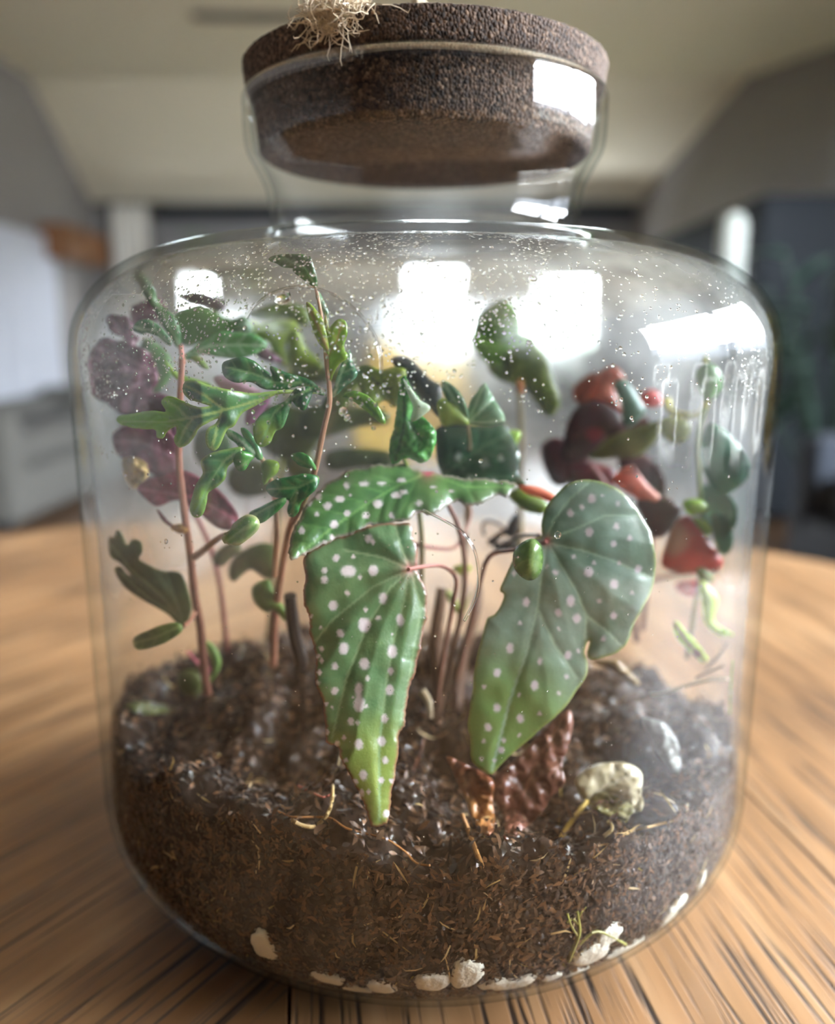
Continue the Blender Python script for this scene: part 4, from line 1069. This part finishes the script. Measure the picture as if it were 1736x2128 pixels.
# ---- second lobed shoot, far left
lb2 = plant('lobed_leaf_plant', 'tall lobed-leaf shoot at the left edge of the jar with a bare brown stem', 'plant', 430, 1420, -.02)
stem(lb2, 'P', '378,744 374,850 372,955 384,1070 396,1155 405,1240 416,1300 424,1390 432,1440', (-.07, -.06, -.05, -.04), (12, 15, 17, 18), '94624f', '6f4638', name='main_stem')
leaf(lb2, 'A', '338,156 402,190 482,240 542,320 562,400 652,480 702,560 712,690 680,692 640,622 582,542 540,452 490,382 442,300 470,310 440,280 390,230', -.055, tx=.004, c1='3f6f34', c2='2f5c2c', vein='7fa070', ribs=('700,690 620,520 500,330 345,165',), step=5, mat=M_WAXY)
leaf(lb2, 'A', '400,582 432,530 502,520 572,560 642,640 650,690 602,660 560,625 480,600 470,615 430,602', -.065, c1='2f6a38', c2='265c30', vein='a0c0a0', ribs=('645,680 550,590 410,570',), step=4.5, mat=M_WAXY)
leaf(lb2, 'A', '730,765 802,702 882,652 962,600 1062,600 1202,620 1282,682 1202,742 1082,772 962,762 852,742 780,780', -.05, c1='5f9a5a', c2='4a8446', vein='b4d0b0', ribs=('735,765 900,690 1080,680 1270,690',), step=5.5, mat=M_WAXY)
leaf(lb2, 'A', '640,560 700,470 820,430 950,480 1030,520 1140,500 1180,600 1050,610 900,640 780,690 700,660', -.02, c1='4f7a34', c2='3c6a2c', step=6)
leaf(lb2, 'A', '600,772 652,832 702,872 782,902 922,946 852,952 762,932 690,912 640,852', -.06, c1='8aa83a', c2='6f9430', vein='5f7a30', ribs=('920,945 740,890 605,775',), step=4.5)
leaf(lb2, 'A', '770,770 830,760 880,810 900,845 850,830 820,800', -.055, c1='7f9c38', c2='668a30', step=5)
leaf(lb2, 'A', '480,640 560,680 640,760 660,860 600,960 540,1000 480,950 470,850 440,740', -.03, c1='5a7a48', c2='44683a', step=6)
leaf(lb2, 'H', '245,200 272,212 300,160 332,200 362,262 402,222 452,242 462,302 440,352 522,402 602,432 702,440 742,500 772,602 782,682 742,800 690,772 640,722 562,672 452,612 352,542 300,472 280,410 322,402 352,442 392,462 322,382 260,342 240,282', -.055, c1='52653a', c2='3c4f2c', vein='6a7a50', ribs=('735,780 600,600 400,430 260,260', '735,780 660,560 620,440', '700,730 500,600 290,420'), step=4.5, side=False)
leaf(lb2, 'H', '700,772 602,782 502,822 432,852 404,880 414,930 452,946 552,922 642,882 722,822', -.075, c1='5f7434', c2='4c6a30', vein='7f9450', ribs=('715,790 560,860 410,905',), step=4.5)
leaf(lb2, 'H', '850,872 932,922 972,1002 962,1082 902,1172 888,1165 930,1082 918,1002 880,932', -.03, c1='7f9a58', c2='6a8a48', step=6)
leaf(lb2, 'H', '340,1310 470,1290 600,1310 690,1340 600,1365 450,1370', -.02, c1='5a5f2c', c2='4a5228', step=6)
leaf(lb2, 'H', '700,1100 790,1080 860,1150 830,1240 760,1260 700,1190', -.02, c1='565a2c', c2='464f28', step=6)
stem(lb2, 'H', '803,340 880,280 960,215 1010,190', (-.055, -.085), (14, 11), '8a6a56')
stem(lb2, 'H', '735,790 780,750 810,700', (-.06, -.055), (7, 8), 'a0664e')
stem(lb2, 'H', '760,960 820,1030 900,1080', (-.03, -.02), (6, 6), 'b05a66')
stem(lb2, 'A', '712,690 722,760 730,800', (-.06, -.065), (9, 10), 'b87a70')

# ---- burgundy-leaved plant, back left
bur = plant('burgundy_leaf_plant', 'plant with crinkled dark burgundy leaves at the left side of the jar', 'plant', 470, 1400, .03)
BU = dict(c1='6f3f50', c2='4a2434', vein='a07888', step=5.5, crinkle=.002, mat=M_LEAF, serr=1.2)
leaf(bur, 'A', '228,520 262,482 300,492 352,486 392,540 402,600 440,640 400,690 330,640 262,600 240,560', -.04, ribs=('420,640 240,510',), **BU)
leaf(bur, 'A', '150,690 222,640 330,660 462,700 540,800 562,900 520,1010 470,1062 402,1130 330,1132 252,1092 190,1042 100,992 74,882 118,762', -.035, ribs=('540,860 330,850 80,880', '540,860 300,740 150,700', '540,900 300,1000 200,1040'), **BU)
leaf(bur, 'A', '330,1000 420,1010 560,1000 700,1080 720,1300 640,1330 480,1250 380,1180 300,1100 250,1040', -.025, ribs=('690,1200 300,1060',), c1='5a2c3c', c2='3f1c2a', vein='8a5a68', step=5.5, crinkle=.002)
leaf(bur, 'A', '275,1260 380,1200 520,1180 650,1250 700,1400 650,1600 500,1510 380,1450 300,1405 268,1320', -.03, ribs=('690,1420 450,1320 290,1320',), c1='7a3a50', c2='4f2234', vein='9a6a78', step=5.5, crinkle=.0015)
leaf(bur, 'A', '380,480 420,420 500,380 580,380 620,440 560,520 470,540 410,560', -.01, ribs=('600,440 400,500',), **BU)
leaf(bur, 'A', '720,360 800,330 900,350 1010,420 960,470 860,430 760,410', .02, c1='5a4650', c2='4a3640', step=6)
leaf(bur, 'A', '1180,680 1260,690 1340,750 1380,800 1300,800 1220,760', -.01, ribs=('1380,800 1190,690',), **BU)
leaf(bur, 'A', '930,900 1030,890 1180,960 1250,990 1150,1000 1000,985', -.05, c1='b89aa6', c2='8a6a78', step=5)
leaf(bur, 'A', '1150,1110 1230,1040 1300,1020 1280,1080 1190,1190 1140,1200', -.05, c1='8a5a78', c2='6a4460', step=5)
o = leaf(bur, 'A', '328,1442 360,1425 402,1420 482,1460 492,1540 432,1622 372,1602 340,1530', -.045, c1='b89a58', c2='8a6c34', step=3.6, crinkle=.005, mat=M_DRY)
o['label'] = 'dried yellow crumpled leaf scrap'
leaf(bur, 'A', '430,1622 502,1560 602,1540 702,1500 852,1560 962,1640 1052,1740 1092,1822 1052,1892 952,1882 852,1802 702,1702 562,1742 482,1692', -.05, ribs=('1080,1830 800,1680 450,1630',), c1='8a2840', c2='5f1a2c', vein='b05a6a', step=5, crinkle=.0012)
leaf(bur, 'A', '555,1760 590,1790 630,1840 690,1880 730,1870 700,1900 640,1870 590,1830', -.06, c1='6a2434', c2='4f1826', step=4)
leaf(bur, 'A', '650,1880 720,1860 760,1890 730,1920 680,1910', -.06, c1='b8863a', c2='94682c', step=4, mat=M_DRY)
stem(bur, 'P', '330,1000 400,1060 450,1180 470,1330 478,1420', (-.03, .02), (8, 12), '8a4a50', '6a3a34')

# ---- middle plants
mid = plant('variegated_plant', 'green plant with a pale-streaked leaf in the centre of the jar', 'plant', 870, 1390, .0)
leaf(mid, 'B', '690,812 742,892 782,952 752,1002 742,1082 802,1062 872,1122 882,1202 852,1302 782,1332 702,1302 622,1342 612,1202 640,1102 650,1002 668,902', -.075, c1='4f9a44', c2='3a8038', vein='2a5a2c', ribs=('690,820 700,1000 690,1150 640,1330', '700,1050 800,1200'), step=4.4, mat=M_WAXY, crinkle=.002, serr=.8)
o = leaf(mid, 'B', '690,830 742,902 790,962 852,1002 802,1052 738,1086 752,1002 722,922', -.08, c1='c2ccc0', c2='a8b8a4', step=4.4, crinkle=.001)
o['label'] = 'pale whitish torn streak of leaf'
leaf(mid, 'B', '410,775 480,750 560,780 640,762 702,780 690,860 645,1000 570,960 500,1010 440,920', -.055, c1='7a8a34', c2='54702c', vein='4a6028', ribs=('645,990 560,870 420,780',), step=5, spots=[(585, 845, 14, 8), (600, 890, 24, 10), (540, 860, 8)], spotc='3c3a20')
leaf(mid, 'B', '620,720 700,700 760,740 860,840 912,872 922,962 912,1062 852,1012 782,942 722,862', -.05, c1='252c2c', c2='1c2223', step=5)
leaf(mid, 'B', '480,780 400,900 330,1010 200,1010 250,900 350,860', -.03, c1='5a6a30', c2='46582a', step=6)
leaf(mid, 'B', '120,1000 330,1000 560,1010 600,1100 420,1120 300,1160 120,1200 60,1120', .02, c1='5f6a38', c2='4c5630', step=7)
leaf(mid, 'B', '230,1280 380,1250 600,1270 620,1350 430,1360 250,1380', 0.01, c1='4f5c30', c2='3f4c28', step=7)
stem(mid, 'B', '690,1300 760,1500 800,1800 790,2200 770,2500', (-.07, -.01), (8, 14), '6a7a3c', '5a4030')
ivy = plant('ivy', 'small ivy with star-shaped pale green leaves right of the jar centre', 'plant', 960, 1380, .02)
leaf(ivy, 'B', '1080,1100 1078,1020 1095,960 1182,850 1222,930 1250,980 1292,1040 1302,1092 1200,1112', -.055, c1='7f9f80', c2='6a9070', vein='bccfb4', ribs=('1080,1098 1180,860', '1080,1098 1290,1080', '1080,1098 1220,960'), step=5, smooth=False, side=False, mat=M_WAXY)
leaf(ivy, 'B', '920,852 940,845 1000,882 1060,962 1085,1092 1040,1040 1000,992 940,942', -.06, c1='4a7a54', c2='2c5a38', vein='9ab89a', ribs=('1080,1090 930,850',), step=5, mat=M_WAXY)
leaf(ivy, 'B', '905,962 960,955 1022,1002 1082,1082 1080,1105 1000,1102 930,1112 902,1032', -.06, c1='9aaa54', c2='88a048', step=5)
leaf(ivy, 'B', '1260,1180 1300,1150 1380,1140 1392,1180 1350,1240 1290,1240', -.02, c1='9ab83a', c2='7aa030', step=6)
stem(ivy, 'B', '1080,1100 1090,1250 1080,1500 1060,1900 1040,2300', (-.05, .01), (6, 10), '7a6a4a', '5a4030')
bk = plant('tall_pale_plant', 'blurred yellow-green leafy plant at the back of the jar', 'plant', 1090, 1330, .06)
BK = dict(c1='6f9436', c2='587c2c', step=7)
leaf(bk, 'B', '1140,450 1200,395 1270,360 1335,380 1382,450 1400,560 1330,600 1240,640 1170,620 1110,570', .05, **BK)
leaf(bk, 'B', '1110,560 1200,600 1330,590 1420,560 1500,640 1420,700 1300,760 1200,740 1110,640', .05, tx=.004, **BK)
leaf(bk, 'B', '1300,700 1420,620 1500,640 1560,720 1602,850 1632,960 1592,1052 1540,1042 1450,922 1400,862 1320,850', .04, c1='6a7a34', c2='54602c', step=7)
leaf(bk, 'B', '1200,740 1290,760 1400,800 1420,860 1300,852 1222,802', .045, c1='6a8434', c2='566c2c', step=7)
o = leaf(bk, 'B', '1380,830 1410,850 1415,910 1395,920 1378,880', .035, c1='b87a44', c2='9a6434', step=5)
stem(bk, 'B', '1300,700 1380,900 1400,1300 1390,1800 1400,2200', (.05, .06), (10, 14), '8a7a44', '5a4a34')
bk2 = plant('tall_pale_plant', 'blurred olive-green leafy plant behind the lobed leaves at the upper left', 'plant', 560, 1360, .05)
leaf(bk2, 'A', '700,480 800,520 900,460 960,480 1000,560 950,640 860,680 760,640 690,600', .02, c1='6a8a34', c2='54742c', step=7)
leaf(bk2, 'A', '1130,520 1250,540 1330,520 1460,530 1470,600 1400,680 1430,800 1380,830 1330,760 1280,660 1180,640', .02, c1='93a83c', c2='7a9434', step=7)
leaf(bk2, 'A', '1150,480 1300,420 1480,420 1560,500 1520,560 1400,510 1250,530', .03, c1='6a7f38', c2='586f30', step=7)
leaf(bk2, 'B', '0,480 60,520 100,640 180,720 210,760 130,760 40,740 0,700', .02, c1='83963a', c2='6a8030', step=7)
leaf(bk2, 'B', '10,640 60,700 200,760 380,790 440,880 260,860 100,850 0,820', .035, c1='6f7840', c2='5c6434', step=7)
leaf(bk2, 'A', '860,560 980,500 1120,560 1220,640 1150,700 980,690 880,650', .0, c1='5a8a3c', c2='447030', step=7)
leaf(bk2, 'A', '1180,1120 1350,1080 1560,1130 1620,1300 1500,1420 1300,1400 1200,1280', .03, c1='5f6638', c2='4a5030', step=7)
leaf(bk2, 'A', '1050,1480 1200,1440 1330,1500 1300,1650 1120,1680 1020,1600', .03, c1='6a6c40', c2='565a38', step=7)
leaf(bk2, 'A', '1380,1350 1500,1330 1590,1420 1560,1560 1430,1540', .04, c1='7a7a50', c2='66683f', step=7)
leaf(bk2, 'A', '820,1250 950,1230 1050,1330 1000,1480 880,1500 800,1400', .02, c1='56704c', c2='44603c', step=7)
stem(bk2, 'P', '600,760 590,900 575,1100 560,1300 555,1370', (.03, .05), (8, 12), '7a7a44', '5a4634')

# ---- red and lime plants, right
red = plant('red_leaf_plant', 'blurred plant with salmon, burgundy and red leaves at the right of the jar', 'plant', 1330, 1340, .03)
leaf(red, 'C', '290,720 330,640 372,560 420,532 462,540 502,600 445,640 482,760 400,722', .03, c1='b06a54', c2='98503f', step=7)
leaf(red, 'C', '570,690 600,660 640,648 690,690 680,730 620,740', .03, c1='c87070', c2='b05a5a', step=7)
leaf(red, 'C', '160,1000 182,900 202,820 252,740 350,702 450,760 502,850 460,902 400,902 352,982 282,1022 220,1032', .02, c1='4a1f28', c2='33151d', step=7, spots=[(340, 880, 50, 36)], spotc='7a2434')
leaf(red, 'C', '190,1060 280,1020 380,1040 450,1080 440,1150 340,1140 220,1140', .03, c1='6a2430', c2='4f1a24', step=7)
leaf(red, 'C', '440,1132 482,1062 542,1060 622,1150 690,1222 640,1262 560,1212', .0, c1='d08068', c2='bb6450', step=6)
leaf(red, 'C', '560,1232 650,1190 782,1252 762,1342 682,1422 620,1382 590,1310', .0, c1='5a3230', c2='3f2220', step=6)
leaf(red, 'C', '690,1560 720,1430 765,1335 832,1310 902,1400 1002,1530 982,1582 862,1602 780,1602', -.01, c1='b8443a', c2='9c322c', step=6, tipc=(740, 1420, 130, 'b08a70'))
leaf(red, 'C', '760,1660 850,1640 920,1660 900,1720 800,1720', .02, c1='c06a60', c2='a8564c', step=6)
leaf(red, 'C', '300,760 420,690 560,740 640,860 560,960 420,960 320,900', .055, c1='6a3434', c2='4f2426', step=7)
leaf(red, 'C', '480,960 600,980 700,1100 690,1230 560,1180 470,1060', .05, c1='5a2a2c', c2='42201f', step=7)
leaf(red, 'C', '60,950 160,900 260,1000 240,1120 120,1140', .05, c1='4a2028', c2='35161c', step=7)
leaf(red, 'C', '230,640 330,560 420,600 450,700 330,740 250,720', .055, c1='8a5448', c2='6f4238', step=7)
stem(red, 'C', '640,1640 800,1605 980,1590', (.02, .03), (10, 8), '6a4438')
stem(red, 'C', '330,1040 420,1200 500,1500 540,1800 560,1960', (.02, .03), (8, 12), '8a4a44', '5a3a30')
stem(red, 'C', '540,1050 640,1300 620,1600 590,1900', (.0, .03), (8, 11), '9a5a50', '5a3a30')
lim = plant('trailing_vine', 'lime and teal trailing vine along the right wall of the jar', 'plant', 1440, 1380, .0)
stem(lim, 'C', '915,480 925,600 915,740 850,785 740,765 715,700', (0.0, .02), (12, 16), 'a8ac4c', 'b0a850', name='main_stem')
stem(lim, 'C', '915,740 880,900 890,1200 905,1500 860,1800 820,2050', (0.0, 0.0), (9, 9), '7a8a3c', '5a5a34')
leaf(lim, 'C', '870,560 922,510 982,540 1004,622 962,692 912,702 880,622', -.01, c1='5f8a54', c2='4c7a48', step=6)
leaf(lim, 'C', '440,622 500,600 562,682 602,762 552,822 502,842 482,742', .02, c1='6f8f84', c2='5a7a70', step=7)
leaf(lim, 'C', '310,1000 402,912 502,862 602,832 682,822 652,922 560,1002 450,1002 380,1012', .01, c1='6a6a30', c2='4f5426', step=7)
leaf(lim, 'C', '680,812 742,792 832,822 822,902 762,932 700,892', .0, c1='8a8f3c', c2='6a7430', step=6)
leaf(lim, 'C', '930,832 1002,850 1102,952 1152,1082 1052,1182 962,1172 902,1052 890,952', -.02, c1='5f8a74', c2='4c7460', step=6)
leaf(lim, 'C', '800,1232 882,1222 932,1262 902,1292 832,1302', -.01, c1='86a634', c2='6f9430', step=5)
leaf(lim, 'C', '850,1310 925,1342 948,1402 905,1392', -.01, c1='a4c034', c2='7f9c30', step=5)
leaf(lim, 'C', '950,1320 1010,1300 1060,1400 1040,1500 980,1480', -.01, c1='6f9080', c2='5c7c6c', step=6)
leaf(lim, 'C', '900,1150 1000,1170 1080,1260 1060,1380 960,1400 900,1300', .02, c1='5f8270', c2='4c6c5c', step=6)
leaf(lim, 'C', '890,1642 942,1682 982,1742 962,1852 1062,1922 1002,1932 922,1872 900,1772', -.015, c1='b0c444', c2='98b03a', step=5)
leaf(lim, 'C', '860,1560 920,1570 960,1640 900,1650', -.01, c1='6f7a34', c2='5c6a2c', step=6)
o = leaf(lim, 'K', '960,560 1000,545 1060,620 1140,700 1210,790 1240,850 1205,875 1130,820 1050,740 980,660', -.04, c1='b8d03a', c2='98b434', step=4, ribs=('970,560 1080,720 1220,860',), vein='6a3a22', vw=3, tipc=(1150, 800, 60, '7a5a28'))
o['label'] = 'lime leaf with brown stripes'
leaf(lim, 'P', '1529,1376 1560,1380 1574,1400 1566,1440 1549,1485 1534,1480 1530,1420', -.06, c1='5f9a3c', c2='4f8434', step=4, vein='a8c890', ribs=('1550,1380 1540,1480',))
stem(lim, 'K', '780,1130 900,1120 1100,1050 1300,1010 1440,1015', (-.04, -.05), (7, 5), 'a8a48c', name='dry_stalk')
stem(lim, 'K', '1150,1000 1270,940 1370,900', (-.04, -.05), (5, 4), '4f4638', name='dry_stalk')
stem(lim, 'K', '1230,920 1330,820 1400,720', (-.03, -.04), (6, 4), '5f5444', name='dry_stalk')

# ================================================================ FALLEN LEAVES, TWIGS
def lay(o, label, cat, group=None):
    return tag(o, label, cat, group)


t = thing('fallen_leaf', 'reddish-brown wet dead leaf lying under the grey-green begonia leaf', 'leaf', (0, 0, 0))
leaf(t, 'G', '720,272 738,330 722,420 692,520 702,600 642,662 602,732 552,782 502,822 452,862 420,822 430,762 400,702 378,642 400,560 480,500 560,420 640,332', -.075, ty=-.006, c1='7a4a3a', c2='5a3226', vein='94604c', ribs=('700,300 560,540 450,840',), crinkle=.0014, step=5, mat=M_DRY, name='blade')
t = thing('fallen_leaf', 'crumpled orange-brown dead leaf beside the tip of the grey-green leaf', 'leaf', (0, 0, 0))
leaf(t, 'G', '170,482 222,502 282,530 342,560 382,602 376,682 387,785 365,836 320,812 280,742 260,682 230,622 200,552', -.083, ty=-.006, c1='a06436', c2='6a3420', vein='7a4428', ribs=('200,500 290,640 370,820',), crinkle=.002, step=4.5, mat=M_DRY, name='blade', tipc=(310, 740, 120, 'b8804a'))
t = thing('fallen_leaf', 'pale cream folded leaf with a yellow stalk lying on the soil at right', 'leaf', (0, 0, 0))
leaf(t, 'G', '752,592 790,550 842,520 902,512 962,510 1022,530 1052,572 1046,642 1060,692 1042,726 1002,702 952,662 882,642 802,682 768,642', -.074, ty=-.010, c1='b8ad90', c2='a39676', vein='d8d0bc', ribs=('800,680 900,610 1030,560',), crinkle=.0006, step=5, mat=M_DRY, name='blade')
leaf(t, 'G', '800,682 862,646 952,662 1002,702 1052,722 1002,742 972,782 902,752 842,722', -.079, ty=-.012, c1='8a8450', c2='6a6638', vein='a8a070', ribs=('800,682 900,700 990,760',), crinkle=.001, step=4.5, mat=M_DRY, name='folded_half')
stem(t, 'G', '805,680 760,740 710,810 678,872', (-.08, -.092), (9, 11), 'b89c4c', 'c0a050', name='stalk')
t = thing('fallen_leaf', 'greyish translucent strip of dead leaf right of the dark hollow', 'leaf', (0, 0, 0))
leaf(t, 'G', '1030,262 1042,300 1092,312 1152,332 1202,402 1222,472 1216,562 1172,542 1122,472 1090,402 1060,340', -.06, ty=-.006, c1='70706c', c2='5c605e', crinkle=.002, step=5, mat=M_DRY, name='blade')
t = thing('fallen_leaf', 'tan curled dead leaf edge on the soil behind the right begonia leaf', 'leaf', (0, 0, 0))
leaf(t, 'K', '280,860 420,850 520,860 640,980 700,1050 620,1040 500,960 400,900', -.03, ty=-.004, c1='9a8054', c2='7f673f', crinkle=.002, step=6, mat=M_DRY, name='blade')


def twig(label, crop, s, ys, w, c, c2=None, cat='twig'):
    t = thing('twig', label, cat, (0, 0, 0)); stem(t, crop, s, ys, w, c, c2, name='stalk', m=.0008, free=cat == 'twig'); return t


twig('dark bark twig standing behind the left begonia leaf', 'H', '1430,590 1440,700 1460,850 1500,1000 1490,1060', (-.055, -.05), (26, 30), '1f1a19', '2c2522')
twig('pale forked root end near the tip of the left begonia leaf', 'F', '1220,700 1215,780 1190,850 1130,910 1060,905 1010,880', (-.092, -.097), (6, 9), 'b89c6a', '8a6c3c')
twig('thin red root thread above the pale forked root', 'F', '1040,700 1110,735 1170,760 1210,745', (-.09, -.092), (3, 3), '8a4030')
twig('long thin tan root curving along the front glass to the right', 'F', '930,830 1010,862 1120,862 1210,870 1290,920 1400,950 1500,980 1590,1040 1650,1100 1720,1112', (-.098, -.112), (4, 4), '94602f', 'a8703c')
twig('long tan root running down the front glass to the pebbles', 'F', '1450,1150 1430,1240 1400,1350 1350,1470 1300,1570 1240,1640 1150,1700', (-.116, -.1), (6, 14), '5f4024', '6f5030')
twig('yellowish thin stalk lying across the soil below the cream leaf', 'G', '840,888 920,870 1000,822 1100,795 1200,770', (-.09, -.075), (4, 4), 'a07a44', 'b8925a')
twig('pale hooked sprout under the cream leaf', 'G', '880,842 912,815 915,790 895,775', (-.085, -.083), (8, 5), 'b09a6c')
twig('reddish hanging root below the orange-brown leaf', 'G', '240,740 270,820 300,900 340,1010', (-.095, -.105), (7, 12), '9a6a3c', 'a87844')
twig('brown thread root at the foot of the begonia stems', 'G', '0,580 30,520 60,440 70,400', (-.06, -.05), (3, 3), '6a4030')
twig('small buff root stub left of the begonia stems', 'G', '60,190 90,240 95,310', (-.05, -.055), (18, 12), '94846a', '6a5a44')
ms = thing('moss_sprig', 'green-yellow moss sprig above the big white pebble', 'moss', (0, 0, 0))
for s, w in (('720,1400 750,1330 770,1270 760,1180', (10, 5)), ('760,1290 730,1240 715,1190', (5, 4)), ('765,1240 740,1215 712,1230', (5, 4)), ('770,1330 850,1270 980,1330', (6, 5)), ('760,1230 775,1190 800,1160', (5, 3))):
    stem(ms, 'G', s, (-.112, -.112), w, '6f6430', '96964a', name='sprig', m=.0006)
